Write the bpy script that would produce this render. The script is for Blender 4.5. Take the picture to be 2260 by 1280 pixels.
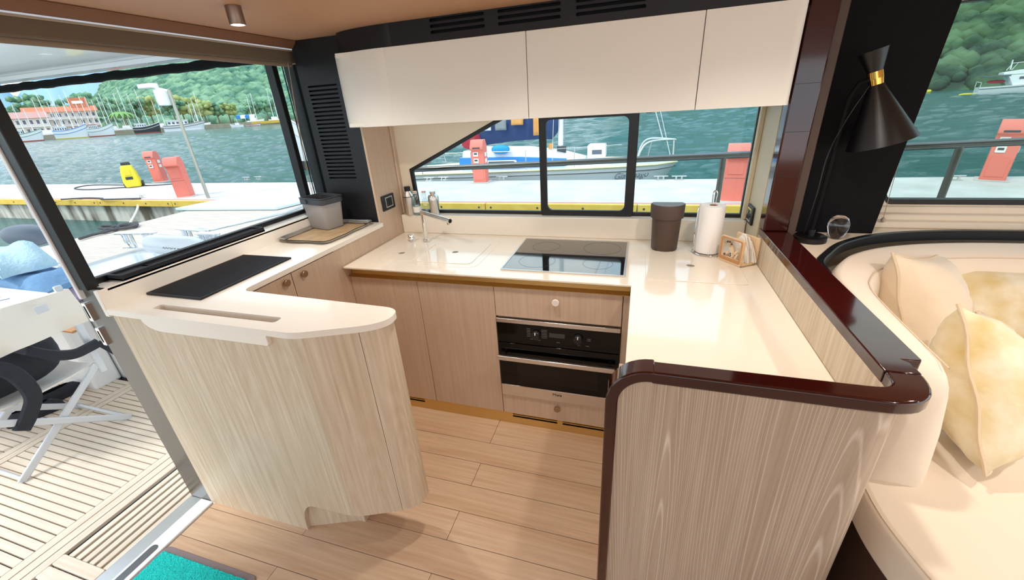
import bpy, bmesh, math, random
from mathutils import Vector, Matrix
random.seed(7)
for o in list(bpy.data.objects): bpy.data.objects.remove(o)
S = bpy.context.scene
COL = S.collection

# ---------------------------------------------------------------- camera
YAW, PIT, ROL, FPX = -0.31566726, 0.4284029, -0.06320753, 891.66
CAM = Vector((0, 0, 1.60))
_f = Vector((math.sin(YAW)*math.cos(PIT), math.cos(YAW)*math.cos(PIT), -math.sin(PIT)))
_r0 = Vector((math.cos(YAW), -math.sin(YAW), 0)); _u0 = _r0.cross(_f)
_r = _r0*math.cos(ROL) + _u0*math.sin(ROL); _u = -_r0*math.sin(ROL) + _u0*math.cos(ROL)
cam = bpy.data.cameras.new('camera'); camo = bpy.data.objects.new('camera', cam); COL.objects.link(camo)
cam.sensor_fit = 'HORIZONTAL'; cam.sensor_width = 36; cam.lens = FPX/2260*36
cam.clip_start = 0.02; cam.clip_end = 9000
m = Matrix.Identity(4)
for i in range(3):
    m[i][0] = _r[i]; m[i][1] = _u[i]; m[i][2] = -_f[i]; m[i][3] = CAM[i]
camo.matrix_world = m
S.camera = camo
def ray(px, py): return _f + _r*((px-1130)/FPX) - _u*((py-640)/FPX)
def onz(px, py, z):                                   # pixel -> point on the level z (what it stands on)
    d = ray(px, py); return CAM + d*((z-CAM.z)/d.z)
def faraway(px, py, dist):                            # pixel -> point at a ground distance
    d = ray(px, py); return CAM + d*(dist/math.hypot(d.x, d.y))

# ---------------------------------------------------------------- world, sun, exposure
S.view_settings.view_transform = 'Standard'; S.view_settings.look = 'None'
S.view_settings.gamma = 1; S.view_settings.use_curve_mapping = False
S.view_settings.exposure = 0.84
W_ = bpy.data.worlds.new('World'); S.world = W_; W_.use_nodes = True
nt = W_.node_tree; N = nt.nodes; L = nt.links; N.clear()
bg = N.new('ShaderNodeBackground'); out = N.new('ShaderNodeOutputWorld')
tc = N.new('ShaderNodeTexCoord'); sp = N.new('ShaderNodeSeparateXYZ'); L.new(tc.outputs['Generated'], sp.inputs[0])
rp = N.new('ShaderNodeValToRGB'); L.new(sp.outputs['Z'], rp.inputs[0])
rp.color_ramp.elements[0].position = 0.0; rp.color_ramp.elements[0].color = (.80, .92, 1.0, 1)
rp.color_ramp.elements[1].position = 0.7; rp.color_ramp.elements[1].color = (.42, .66, .98, 1)
nz = N.new('ShaderNodeTexNoise'); nz.inputs['Scale'].default_value = 3.2; nz.inputs['Detail'].default_value = 7
mp = N.new('ShaderNodeMapping'); mp.inputs['Scale'].default_value = (1, 1, 2.2); L.new(tc.outputs['Generated'], mp.inputs[0]); L.new(mp.outputs[0], nz.inputs['Vector'])
cr = N.new('ShaderNodeValToRGB'); cr.color_ramp.elements[0].position = .42; cr.color_ramp.elements[1].position = .62
L.new(nz.outputs['Fac'], cr.inputs[0])
mx = N.new('ShaderNodeMixRGB'); L.new(cr.outputs[0], mx.inputs[0]); L.new(rp.outputs[0], mx.inputs[1]); mx.inputs[2].default_value = (1, 1, 1, 1)
L.new(mx.outputs[0], bg.inputs[0]); bg.inputs[1].default_value = 1.3
L.new(bg.outputs[0], out.inputs[0])
sun = bpy.data.lights.new('sun', 'SUN'); sun.energy = 1.2; sun.angle = math.radians(12); sun.color = (1, .96, .9)
suno = bpy.data.objects.new('sun', sun); COL.objects.link(suno); suno.location = (0, 0, 30)
suno.rotation_euler = Vector((0.45, 0.50, -0.95)).to_track_quat('-Z', 'Y').to_euler()

# ---------------------------------------------------------------- helpers
def lin(h):
    h = h.lstrip('#'); v = [int(h[i:i+2], 16)/255 for i in (0, 2, 4)]
    return tuple(x/12.92 if x <= .04045 else ((x+.055)/1.055)**2.4 for x in v) + (1,)
MATS = {}
def mat(name, col, rough=.5, metal=0., spec=.5, coat=0., var=None, bump=None, trans=0., emit=None, sheen=0.):
    M = bpy.data.materials.new(name); M.use_nodes = True; n = M.node_tree.nodes; l = M.node_tree.links
    b = n['Principled BSDF']; c = lin(col) if isinstance(col, str) else col
    b.inputs['Base Color'].default_value = c; b.inputs['Roughness'].default_value = rough
    b.inputs['Metallic'].default_value = metal; b.inputs['Specular IOR Level'].default_value = spec
    b.inputs['Coat Weight'].default_value = coat; b.inputs['Coat Roughness'].default_value = .06
    b.inputs['Transmission Weight'].default_value = trans
    if sheen: b.inputs['Sheen Weight'].default_value = sheen
    if emit: b.inputs['Emission Color'].default_value = lin(emit[0]); b.inputs['Emission Strength'].default_value = emit[1]
    t = n.new('ShaderNodeTexCoord')
    if var:                                             # (scale, colour2, contrast[, stretch])
        mpg = n.new('ShaderNodeMapping'); l.new(t.outputs['Object'], mpg.inputs[0])
        if len(var) > 3: mpg.inputs['Scale'].default_value = var[3]
        q = n.new('ShaderNodeTexNoise'); q.inputs['Scale'].default_value = var[0]; q.inputs['Detail'].default_value = 6
        l.new(mpg.outputs[0], q.inputs['Vector'])
        r = n.new('ShaderNodeValToRGB'); r.color_ramp.elements[0].position = .5-var[2]; r.color_ramp.elements[1].position = .5+var[2]
        r.color_ramp.elements[0].color = c; r.color_ramp.elements[1].color = lin(var[1])
        l.new(q.outputs['Fac'], r.inputs[0]); l.new(r.outputs[0], b.inputs['Base Color'])
    if bump:                                            # (scale, strength[, stretch])
        mpg = n.new('ShaderNodeMapping'); l.new(t.outputs['Object'], mpg.inputs[0])
        if len(bump) > 2: mpg.inputs['Scale'].default_value = bump[2]
        q = n.new('ShaderNodeTexNoise'); q.inputs['Scale'].default_value = bump[0]; q.inputs['Detail'].default_value = 4
        l.new(mpg.outputs[0], q.inputs['Vector'])
        bp = n.new('ShaderNodeBump'); bp.inputs['Strength'].default_value = bump[1]; bp.inputs['Distance'].default_value = .01
        l.new(q.outputs['Fac'], bp.inputs['Height']); l.new(bp.outputs[0], b.inputs['Normal'])
    MATS[name] = M; return M
def wood(name, c1, c2, axis=2, fine=70, contrast=.2, rough=.45, ring=.35, coat=0., c3=None, rk=22, gs=5.5, line=None, al=.1):
    M = bpy.data.materials.new(name); M.use_nodes = True; n = M.node_tree.nodes; l = M.node_tree.links
    b = n['Principled BSDF']; b.inputs['Roughness'].default_value = rough; b.inputs['Coat Weight'].default_value = coat
    t = n.new('ShaderNodeTexCoord')
    def mapped(perp, along):
        q = n.new('ShaderNodeMapping'); s = [perp]*3; s[axis] = along; q.inputs['Scale'].default_value = s
        l.new(t.outputs['Object'], q.inputs[0]); return q
    a = n.new('ShaderNodeTexNoise'); a.inputs['Scale'].default_value = 1; a.inputs['Detail'].default_value = 5; a.inputs['Roughness'].default_value = .6
    l.new(mapped(fine, 2.2).outputs[0], a.inputs['Vector'])
    # growth rings: contour lines of a slow stretched noise
    g = n.new('ShaderNodeTexNoise'); g.inputs['Scale'].default_value = 1; g.inputs['Detail'].default_value = 1.5
    l.new(mapped(gs, gs*al).outputs[0], g.inputs['Vector'])
    k = n.new('ShaderNodeMath'); k.operation = 'MULTIPLY'; k.inputs[1].default_value = rk; l.new(g.outputs['Fac'], k.inputs[0])
    s = n.new('ShaderNodeMath'); s.operation = 'PINGPONG'; s.inputs[1].default_value = .5; l.new(k.outputs[0], s.inputs[0])
    w = n.new('ShaderNodeMath'); w.operation = 'MULTIPLY_ADD'; w.inputs[1].default_value = ring; l.new(s.outputs[0], w.inputs[0]); l.new(a.outputs['Fac'], w.inputs[2])
    d = n.new('ShaderNodeMath'); d.operation = 'SUBTRACT'; d.inputs[1].default_value = ring*.25; l.new(w.outputs[0], d.inputs[0])
    r = n.new('ShaderNodeValToRGB'); r.color_ramp.elements[0].position = .5-contrast; r.color_ramp.elements[1].position = .5+contrast
    r.color_ramp.elements[0].color = lin(c1); r.color_ramp.elements[1].color = lin(c2)
    l.new(d.outputs[0], r.inputs[0])
    big = n.new('ShaderNodeTexNoise'); big.inputs['Scale'].default_value = 1; big.inputs['Detail'].default_value = 2
    l.new(mapped(7, .8).outputs[0], big.inputs['Vector'])
    mxx = n.new('ShaderNodeMixRGB'); mxx.blend_type = 'MIX'; mxx.inputs[2].default_value = lin(c3 or c1)
    rr_ = n.new('ShaderNodeMapRange'); rr_.inputs[1].default_value = .5; rr_.inputs[2].default_value = .8; rr_.inputs[4].default_value = .55
    l.new(big.outputs['Fac'], rr_.inputs[0]); l.new(rr_.outputs[0], mxx.inputs[0]); l.new(r.outputs[0], mxx.inputs[1])
    col = mxx.outputs[0]
    if line:                                             # pale open-grain lines along the rings
        mr = n.new('ShaderNodeMapRange'); mr.inputs[1].default_value = .02; mr.inputs[2].default_value = .15; mr.inputs[3].default_value = 1.0; mr.inputs[4].default_value = 0
        l.new(s.outputs[0], mr.inputs[0]); ml = n.new('ShaderNodeMixRGB'); ml.inputs[2].default_value = lin(line)
        mm = n.new('ShaderNodeMath'); mm.operation = 'MULTIPLY'; l.new(mr.outputs[0], mm.inputs[0]); l.new(a.outputs['Fac'], mm.inputs[1])
        l.new(mm.outputs[0], ml.inputs[0]); l.new(col, ml.inputs[1]); col = ml.outputs[0]
    l.new(col, b.inputs['Base Color'])
    bp = n.new('ShaderNodeBump'); bp.inputs['Strength'].default_value = .12; bp.inputs['Distance'].default_value = .004
    l.new(d.outputs[0], bp.inputs['Height']); l.new(bp.outputs[0], b.inputs['Normal'])
    MATS[name] = M; return M
def glassmat(name, tint=(.93, .97, .96), refl=.06, rough=0.):
    M = bpy.data.materials.new(name); M.use_nodes = True; n = M.node_tree.nodes; l = M.node_tree.links
    n.remove(n['Principled BSDF']); o = n['Material Output']
    a = n.new('ShaderNodeBsdfTransparent'); a.inputs[0].default_value = tint + (1,)
    g = n.new('ShaderNodeBsdfGlossy'); g.inputs['Roughness'].default_value = rough
    mxs = n.new('ShaderNodeMixShader'); mxs.inputs[0].default_value = refl
    l.new(a.outputs[0], mxs.inputs[1]); l.new(g.outputs[0], mxs.inputs[2]); l.new(mxs.outputs[0], o.inputs[0])
    MATS[name] = M; return M

OFF = {}                                                # thing -> world offset of its local frame
def thing(name, label, cat, loc=(0, 0, 0), rz=None, group=None, kind=None):
    o = bpy.data.objects.new(name, None); COL.objects.link(o); o.empty_display_size = .05
    o.location = loc
    if rz is not None: o.rotation_euler[2] = rz
    OFF[o.name] = Vector(loc) if rz is None else Vector((0, 0, 0))
    if kind: o['kind'] = kind
    if label: o['label'] = label
    if cat: o['category'] = cat
    if group: o['group'] = group
    return o
def tag(o, label, cat, group=None, kind=None):
    if label: o['label'] = label
    if cat: o['category'] = cat
    if group: o['group'] = group
    if kind: o['kind'] = kind
    return o
def copytree(o, parent=None):
    c = o.copy(); COL.objects.link(c); c.parent = parent
    OFF[c.name] = OFF.get(o.name, Vector())
    for ch in list(o.children): copytree(ch, c)
    return c
class MB:
    def __init__(s): s.v = []; s.f = []
    def add(s, vs, fs):
        n = len(s.v); s.v += [tuple(p) for p in vs]; s.f += [tuple(i+n for i in f) for f in fs]; return s
    def box(s, x0, x1, y0, y1, z0, z1):
        return s.add([(x0,y0,z0),(x1,y0,z0),(x1,y1,z0),(x0,y1,z0),(x0,y0,z1),(x1,y0,z1),(x1,y1,z1),(x0,y1,z1)],
                     [(3,2,1,0),(4,5,6,7),(0,1,5,4),(1,2,6,5),(2,3,7,6),(3,0,4,7)])
    def prism(s, poly, a, b, axis='z'):                 # polygon extruded from a to b along an axis
        def p(u, v, w): return {'z': (u, v, w), 'y': (u, w, v), 'x': (w, u, v)}[axis]
        n = len(poly); vs = [p(u, v, a) for u, v in poly] + [p(u, v, b) for u, v in poly]
        return s.add(vs, [tuple(range(n))[::-1], tuple(range(n, 2*n))] + [(i, (i+1) % n, n+(i+1) % n, n+i) for i in range(n)])
    def ring(s, outer, inner, a, b, axis='z'):
        def p(u, v, w): return {'z': (u, v, w), 'y': (u, w, v), 'x': (w, u, v)}[axis]
        n = len(outer)
        vs = [p(u, v, w) for w in (a, b) for lp in (outer, inner) for u, v in lp]
        fs = []
        for i in range(n):
            j = (i+1) % n
            fs += [(i, j, n+j, n+i)[::-1], (2*n+i, 2*n+j, 3*n+j, 3*n+i), (i, j, 2*n+j, 2*n+i), (n+i, n+j, 3*n+j, 3*n+i)[::-1]]
        return s.add(vs, fs)
    def tube(s, pts, r, seg=8, cap=True, closed=False):
        pts = [Vector(p) for p in pts]; n = len(pts); vs = []; up = None
        rs = r if isinstance(r, (list, tuple)) else [r]*n
        for i in range(n):
            if closed: d = pts[(i+1) % n]-pts[i-1]
            else: d = (pts[min(i+1, n-1)]-pts[max(i-1, 0)])
            d.normalize()
            if up is None: up = Vector((0, 0, 1)) if abs(d.z) < .9 else Vector((1, 0, 0))
            a = d.cross(up).normalized(); b = a.cross(d).normalized(); up = b
            for k in range(seg):
                t = 2*math.pi*k/seg; vs.append(pts[i] + a*math.cos(t)*rs[i] + b*math.sin(t)*rs[i])
        fs = []
        for i in range(n if closed else n-1):
            j = (i+1) % n
            for k in range(seg): fs.append((i*seg+k, j*seg+k, j*seg+(k+1) % seg, i*seg+(k+1) % seg)[::-1])
        if cap and not closed: fs += [tuple(range(seg)), tuple(range((n-1)*seg, n*seg))[::-1]]
        return s.add(vs, fs)
    def lathe(s, prof, c=(0, 0, 0), seg=24, M=None, cap=True, sx=1, sy=1):
        vs = []; n = len(prof)
        for r, z in prof:
            for k in range(seg):
                t = 2*math.pi*k/seg; p = Vector((r*math.cos(t)*sx, r*math.sin(t)*sy, z))
                if M: p = M @ p
                vs.append(p+Vector(c))
        fs = [(i*seg+k, i*seg+(k+1) % seg, (i+1)*seg+(k+1) % seg, (i+1)*seg+k) for i in range(n-1) for k in range(seg)]
        if cap: fs += [tuple(range(seg))[::-1], tuple(range((n-1)*seg, n*seg))]
        return s.add(vs, fs)
    def loft(s, rings, cap=True, closed=True):          # equal-length point loops
        n = len(rings[0]); vs = [p for rg in rings for p in rg]; fs = []
        for i in range(len(rings)-1):
            for k in range(n if closed else n-1): fs.append((i*n+k, i*n+(k+1) % n, (i+1)*n+(k+1) % n, (i+1)*n+k))
        if cap: fs += [tuple(range(n))[::-1], tuple(range((len(rings)-1)*n, len(rings)*n))]
        return s.add(vs, fs)
    def bar(s, a, b, w, h):                             # rectangular bar from a to b
        a = Vector(a); b = Vector(b); d = (b-a).normalized(); up = Vector((0, 0, 1)) if abs(d.z) < .95 else Vector((1, 0, 0))
        x = d.cross(up).normalized()*w/2; y = x.cross(d).normalized()*h/2
        return s.loft([[a-x-y, a+x-y, a+x+y, a-x+y], [b-x-y, b+x-y, b+x+y, b-x+y]])
    def build(s, name, m, parent=None, bevel=0, smooth=False, seg=2, sub=0, label=None, ang=40):
        me = bpy.data.meshes.new(name); off = OFF.get(parent.name, Vector()) if parent else Vector()
        me.from_pydata([tuple(Vector(p)-off) for p in s.v], [], s.f); me.update()
        bm = bmesh.new(); bm.from_mesh(me); bmesh.ops.recalc_face_normals(bm, faces=bm.faces); bm.to_mesh(me); bm.free()
        o = bpy.data.objects.new(name, me); COL.objects.link(o); OFF[o.name] = off
        me.materials.append(MATS[m] if isinstance(m, str) else m)
        if parent: o.parent = parent
        if bevel:
            bv = o.modifiers.new('bevel', 'BEVEL'); bv.width = bevel; bv.segments = seg; bv.limit_method = 'ANGLE'; bv.angle_limit = math.radians(35)
        if sub:
            sd = o.modifiers.new('sub', 'SUBSURF'); sd.levels = sub; sd.render_levels = sub
        if smooth or bevel or sub:
            for p in me.polygons: p.use_smooth = True
            if not sub: me.set_sharp_from_angle(angle=math.radians(ang))
        if label: o['label'] = label
        return o
def rr(x0, x1, y0, y1, r, n=5):                         # rounded rectangle loop; r one radius or four (from x1y1 round to x1y0)
    r = [r]*4 if not isinstance(r, (list, tuple)) else r; pts = []
    for (cx, cy, a), q in zip(((x1, y1, 0), (x0, y1, 90), (x0, y0, 180), (x1, y0, 270)), r):
        sx = -1 if cx == x1 else 1; sy = -1 if cy == y1 else 1
        for k in range(n+1):
            t = math.radians(a + 90*k/n); pts.append((cx+sx*q+q*math.cos(t), cy+sy*q+q*math.sin(t)))
    return pts
def bez(p0, p1, p2, n=8): return [tuple((1-t)**2*a+2*t*(1-t)*b+t*t*c for a, b, c in zip(p0, p1, p2)) for t in [i/n for i in range(n+1)]]
def spline(pts, n=6):                                   # Catmull-Rom through points
    P = [Vector(p) for p in pts]; P = [P[0]*2-P[1]] + P + [P[-1]*2-P[-2]]; o = []
    for i in range(1, len(P)-2):
        for k in range(n):
            t = k/n; a, b, c, d = P[i-1], P[i], P[i+1], P[i+2]
            o.append(.5*((2*b)+(c-a)*t+(2*a-5*b+4*c-d)*t*t+(3*b-a-3*c+d)*t**3))
    o.append(P[-2]); return o
def text(name, s, size, m, parent, M, extrude=.0006, shear=0):
    cu = bpy.data.curves.new(name, 'FONT'); cu.body = s; cu.size = size; cu.extrude = extrude; cu.align_x = 'CENTER'; cu.align_y = 'CENTER'; cu.shear = shear
    o = bpy.data.objects.new(name, cu); COL.objects.link(o)
    dg = bpy.context.evaluated_depsgraph_get(); me = bpy.data.meshes.new_from_object(o.evaluated_get(dg))
    bpy.data.objects.remove(o); bpy.data.curves.remove(cu)
    me.transform(M); off = OFF.get(parent.name, Vector()); me.transform(Matrix.Translation(-off))
    me.materials.clear(); me.materials.append(MATS[m])
    o = bpy.data.objects.new(name, me); COL.objects.link(o); o.parent = parent; return o
def facing(loc, right, up): # matrix that lays text in the plane right/up at loc
    r = Vector(right).normalized(); u = Vector(up).normalized(); n = r.cross(u); M = Matrix.Identity(4)
    for i in range(3): M[i][0] = r[i]; M[i][1] = u[i]; M[i][2] = n[i]; M[i][3] = loc[i]
    return M

# ---------------------------------------------------------------- materials
wood('oak_pale', '#c4ae90', '#e0d1ba', 2, 85, .22, ring=.22, c3='#c6ae8f', rk=30)            # peninsula and inner doors
wood('oak_inner', '#c3a88f', '#d4bca4', 2, 85, .25, ring=.1, c3='#bfa389')
wood('oak_grain', '#a08b77', '#c2b09b', 2, 95, .3, ring=.12, c3='#a8937e', rk=95, gs=3.6, line='#e6d9c8', al=.055)   # partition front with strong grain
wood('oak_floor', '#bd9b7b', '#dabd9d', 0, 55, .25, ring=.15, rough=.38, c3='#b78d69')
wood('teak', '#d3c2aa', '#eae0d0', 0, 60, .25, ring=.1, rough=.6)
wood('teak_y', '#d3c2aa', '#eae0d0', 1, 60, .25, ring=.1, rough=.6)
wood('holder_wood', '#e0bd90', '#edd3ad', 2, 60, .3, ring=.1)
mat('burgundy', '#3e0d0a', .1, coat=.35, var=(4, '#2a0806', .25))
mat('black_trim', '#0c0d10', .4)
mat('black_satin', '#101116', .45)
mat('black_void', '#050506', .8)
mat('black_rubber', '#15151d', .55)
mat('black_leather', '#08080a', .75, spec=.2, bump=(400, .15))
mat('cream_top', '#efe4d2', .12, coat=.6)
mat('white_top', '#f3ece0', .22, coat=.3)
mat('white_door', '#f6f2e8', .4)
mat('cream_wall', '#e9dcc6', .5)
mat('beige_post', '#cfbea0', .4)
mat('beige_blind', '#6f604e', .7, bump=(300, .1))
mat('leather_ceiling', '#c39572', .55, bump=(350, .12))
mat('leather_trim', '#80563d', .55, bump=(250, .15))
mat('brass', '#d9b876', .42, metal=.85)
mat('brass_polished', '#e0b45a', .12, metal=1.)
mat('steel', '#d9d6d1', .32, metal=1.)
mat('steel_dark', '#7d7b79', .3, metal=1.)
mat('chrome', '#eeeeee', .05, metal=1.)
mat('knob_bronze', '#b39c84', .3, metal=1.)
mat('knob_light', '#efe8de', .3)
mat('oven_glass', '#030303', .06, spec=.3)
mat('oven_window', '#16140f', .1, spec=.3)
mat('hob_glass', '#050607', .03, spec=.9, coat=1.)
mat('grey_print', '#6a6a6e', .5)
mat('display', '#3c3a3a', .3)
mat('ring_print', '#202022', .2)
mat('hole_grey', '#857c70', .6)
mat('brown_plastic', '#4d3a2f', .5)
mat('brown_lid', '#6f6a68', .35)
mat('paper', '#f5f1ec', .9, bump=(160, .25))
mat('napkin', '#efe8dc', .95, bump=(60, .3))
mat('napkin_print', '#6d7184', .9)
mat('fabric_sofa', '#eadbc6', .9, bump=(700, .12), sheen=.2)
mat('fabric_seam', '#d6c4aa', .9)
mat('cushion_cream', '#e6d3b8', .85, bump=(14, .5), sheen=.3)
mat('cushion_velvet', '#e6dabd', .7, sheen=.4, var=(11, '#d3ba7c', .16), bump=(18, .35))
mat('cushion_piping', '#d8c3a4', .9)
mat('dark_wood_base', '#5d4335', .5)
mat('mat_turquoise', '#18dcd4', .95, var=(120, '#0fb9b3', .2), bump=(160, 1.))
mat('mat_grey', '#8b7f80', .95, bump=(300, .4))
mat('tray_print', '#cdb58f', .5, var=(14, '#a9855c', .3))
mat('tray_rim', '#d8d2c6', .2, metal=.8)
mat('tray_band', '#4a2a1c', .4)
mat('clear_plastic', '#c9c6c4', .08, trans=.0)
mat('lid_grey', '#3a3d42', .4)
mat('bottle_red', '#c34b3c', .5)
mat('label_white', '#f2efe8', .7)
mat('lamp_black', '#0e0d0f', .38)
mat('lamp_emit', '#fff4e0', .5, emit=('#fff0d8', 14))
mat('lamp_bronze', '#8f7768', .35, metal=.7)
mat('silver_satin', '#cfd4da', .4, metal=.3)
mat('canvas_white', '#eeeae0', .8, bump=(20, .4))
mat('bag_black', '#1d212b', .7, bump=(40, .5))
mat('gelcoat', '#f4f6f6', .25, coat=.3)
mat('denim', '#7fa6c9', .9, var=(9, '#5d85ac', .3), bump=(30, .7))
mat('towel_blue', '#a9cddf', .95, var=(12, '#c4e0ea', .3), bump=(60, .8))
mat('mauve_cloth', '#8d7f92', .9, bump=(15, .6))
mat('fender_grey', '#5f6873', .5)
mat('caulk', '#2c2c33', .7)
mat('cord', '#b8a894', .8)
mat('blind_rail', '#8c7763', .7)
mat('wood_brown', '#c08a5a', .5)
mat('ink_grey', '#767a8c', .8)
mat('concrete', '#d9d6cf', .9, var=(1.6, '#c2beb6', .2), bump=(20, .2))
mat('concrete_stained', '#cfcabc', .9, var=(1.3, '#5d5545', .12, (2.2, 1, .5)))
mat('timber_yellow', '#ecc85c', .7, var=(5, '#dcae40', .3))
mat('red_line', '#d98a8a', .8)
mat('pedestal_red', '#ee806f', .55)
mat('pedestal_dark', '#4a4444', .5)
mat('pier_wood', '#d2c6b8', .85, var=(6, '#b9aa9a', .25, (.4, 6, 1)))
mat('pale_blue', '#cfe6ee', .5)
mat('pole_grey', '#b7b4a8', .35, metal=.6)
mat('yellow_plastic', '#efd92e', .45)
mat('rope_white', '#e6e2d8', .9)
mat('rope_dark', '#4d4a4c', .9)
mat('navy_cloth', '#28406f', .9, bump=(6, .5))
mat('orange_cloth', '#e0a05c', .9, bump=(20, .4))
mat('grey_cloth', '#8b8f92', .9, bump=(20, .4))
mat('red_cloth', '#b5283a', .8)
mat('blue_paint', '#2e86cf', .4)
mat('blue_bright', '#1d9bd8', .6)
mat('hull_dark', '#33363a', .4)
mat('hull_red', '#b0563f', .6)
mat('hull_cream', '#e4dfae', .5)
mat('stripe_green', '#5f8f7b', .5)
mat('stripe_yellow', '#d9c55a', .5)
mat('roof_orange', '#d8835c', .8, var=(.3, '#c4714e', .3))
mat('roof_pink', '#c2958a', .8)
mat('facade', '#ded5cd', .8)
mat('window_dark', '#59606c', .3)
mat('quay_stone', '#b5aa92', .9, var=(.4, '#948a74', .3))
mat('palm_leaf', '#7fae63', .8)
mat('trunk', '#8a7a66', .9)
mat('mountain_haze', '#9dbfda', 1., spec=.0)  # pale blue of distance haze put into the base colour
def leafmat(name, a, b, sc):
    mat(name, a, .95, spec=.1, var=(sc, b, .12)); return name
leafmat('forest_left', '#507a66', '#86a986', .10)  # bluish haze mixed into the canopy greens
leafmat('tree_green', '#54806a', '#8aae84', .35)
leafmat('tree_yellow', '#8aa368', '#b7b877', .35)
leafmat('forest_right', '#38503f', '#67825f', .16)  # dark greens with some haze coloured in
glassmat('glass_clear', (.90, .915, .915), .012)
glassmat('glass_tint', (.70, .765, .74), .012)
glassmat('glass_mesh', (.84, .89, .885), .012)
glassmat('bottle_glass', (.86, .92, .92), .12)
mat('plastic_clear', '#b9b4b0', .15); MATS['plastic_clear'].node_tree.nodes['Principled BSDF'].inputs['Alpha'].default_value = .55
mat('crystal', '#f4f0f0', .0, trans=1.)
def seamat():
    M = bpy.data.materials.new('sea'); M.use_nodes = True; n = M.node_tree.nodes; l = M.node_tree.links; b = n['Principled BSDF']
    b.inputs['Base Color'].default_value = (.008, .105, .092, 1); b.inputs['Roughness'].default_value = .1; b.inputs['IOR'].default_value = 1.33
    t = n.new('ShaderNodeTexCoord'); mpg = n.new('ShaderNodeMapping'); mpg.inputs['Scale'].default_value = (1.3, 2.6, 1); l.new(t.outputs['Object'], mpg.inputs[0])
    q = n.new('ShaderNodeTexNoise'); q.inputs['Scale'].default_value = 1.6; q.inputs['Detail'].default_value = 9; q.inputs['Roughness'].default_value = .62; l.new(mpg.outputs[0], q.inputs['Vector'])
    bp = n.new('ShaderNodeBump'); bp.inputs['Strength'].default_value = 1.; bp.inputs['Distance'].default_value = .13
    l.new(q.outputs['Fac'], bp.inputs['Height']); l.new(bp.outputs[0], b.inputs['Normal']); MATS['sea'] = M
seamat()
from mathutils.geometry import tessellate_polygon
def _plate(s, outer, holes, a, b, axis='z'):            # flat plate with holes, real thickness
    def p(u, v, w): return {'z': (u, v, w), 'y': (u, w, v), 'x': (w, u, v)}[axis]
    loops = [outer] + list(holes); flat = [q for lp in loops for q in lp]; n = len(flat)
    tris = tessellate_polygon([[Vector((u, v, 0)) for u, v in lp] for lp in loops])
    vs = [p(u, v, a) for u, v in flat] + [p(u, v, b) for u, v in flat]
    fs = [tuple(t) for t in tris] + [tuple(i+n for i in t)[::-1] for t in tris]; k = 0
    for lp in loops:
        c = len(lp)
        for i in range(c): fs.append((k+i, k+(i+1) % c, n+k+(i+1) % c, n+k+i))
        k += c
    return s.add(vs, fs)
MB.plate = _plate
CEIL = 1.965
def struct(o, label=None): o['kind'] = 'structure'; return o

# ================================================================ SETTING: floor, ceiling, walls, windows
fl = thing('floor', None, None, (0, 0, 0), kind='structure')
MB().box(-1.79, 3.2, -2.3, 2.26, -.06, -.004).build('subfloor', 'caulk', fl)
row = 0; y1 = 1.464+.1335
while y1 > -2.3:
    y0 = y1-.1335; off = -.653 if row % 2 == 0 else -.046
    xs = [-1.788] + sorted(off+1.215*k for k in range(-2, 4) if -1.75 < off+1.215*k < 3.15) + [3.2]
    yy1 = min(y1, 2.2) if row else 1.66
    for a, b in zip(xs[:-1], xs[1:]):
        pl = MB().box(-(b-a)/2+.0011, (b-a)/2-.0011, -(yy1-y0)/2+.0011, (yy1-y0)/2-.0011, -.003, 0)
        o = pl.build('plank', 'oak_floor', fl); o.location = ((a+b)/2, (y0+yy1)/2, 0)
    y1 = y0; row += 1
# shift the grain from plank to plank: the object coordinates already differ by the local origin; turn some over
for i, o in enumerate(fl.children):
    if o.name.startswith('plank') and i % 2: o.rotation_euler[2] = math.pi
struct(MB().box(-1.79, 3.3, -2.4, 2.4, CEIL, CEIL+.04).build('ceiling', 'leather_ceiling'))
# galley side wall with the slanted window opening
wx = [(-1.355, 1.005), (.528, 1.005), (.528, 1.56), (-.72, 1.56), (-1.365, 1.277)]
outer = [(-1.46, 0), (.56, 0), (.56, CEIL), (-1.46, CEIL)]
struct(MB().plate(outer, [wx], 2.286, 2.32, 'y').build('wall_back', 'cream_wall'))
wr = rr(1.075, 3.0, 1.09, 1.86, .03)
struct(MB().plate([(.56, 0), (3.2, 0), (3.2, CEIL), (.56, CEIL)], [wr], 2.245, 2.30, 'y').build('wall_back_saloon', 'cream_wall')).name = 'wall_starboard'
struct(MB().plate([(-1.79, 0), (3.2, 0), (3.2, CEIL), (-1.79, CEIL)], [rr(-1.65, 3.05, .75, 1.9, .05)], -2.36, -2.3, 'y').build('wall_front', 'cream_wall'))
struct(MB().plate([(-2.36, 0), (2.3, 0), (2.3, CEIL), (-2.36, CEIL)], [rr(-2.2, 2.1, .9, 1.9, .05)], 3.2, 3.26, 'x').build('wall_right', 'cream_wall'))
# aft bulkhead: below the window, and the part across the doorway
struct(MB().box(-1.93, -1.82, .835, 2.3, 0, 1.085).box(-1.93, -1.82, -2.3, -1.3, 0, CEIL).box(-1.95, -1.872, -2.3, 2.3, 1.9, CEIL+.04).build('wall_left', 'gelcoat'))

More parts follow.
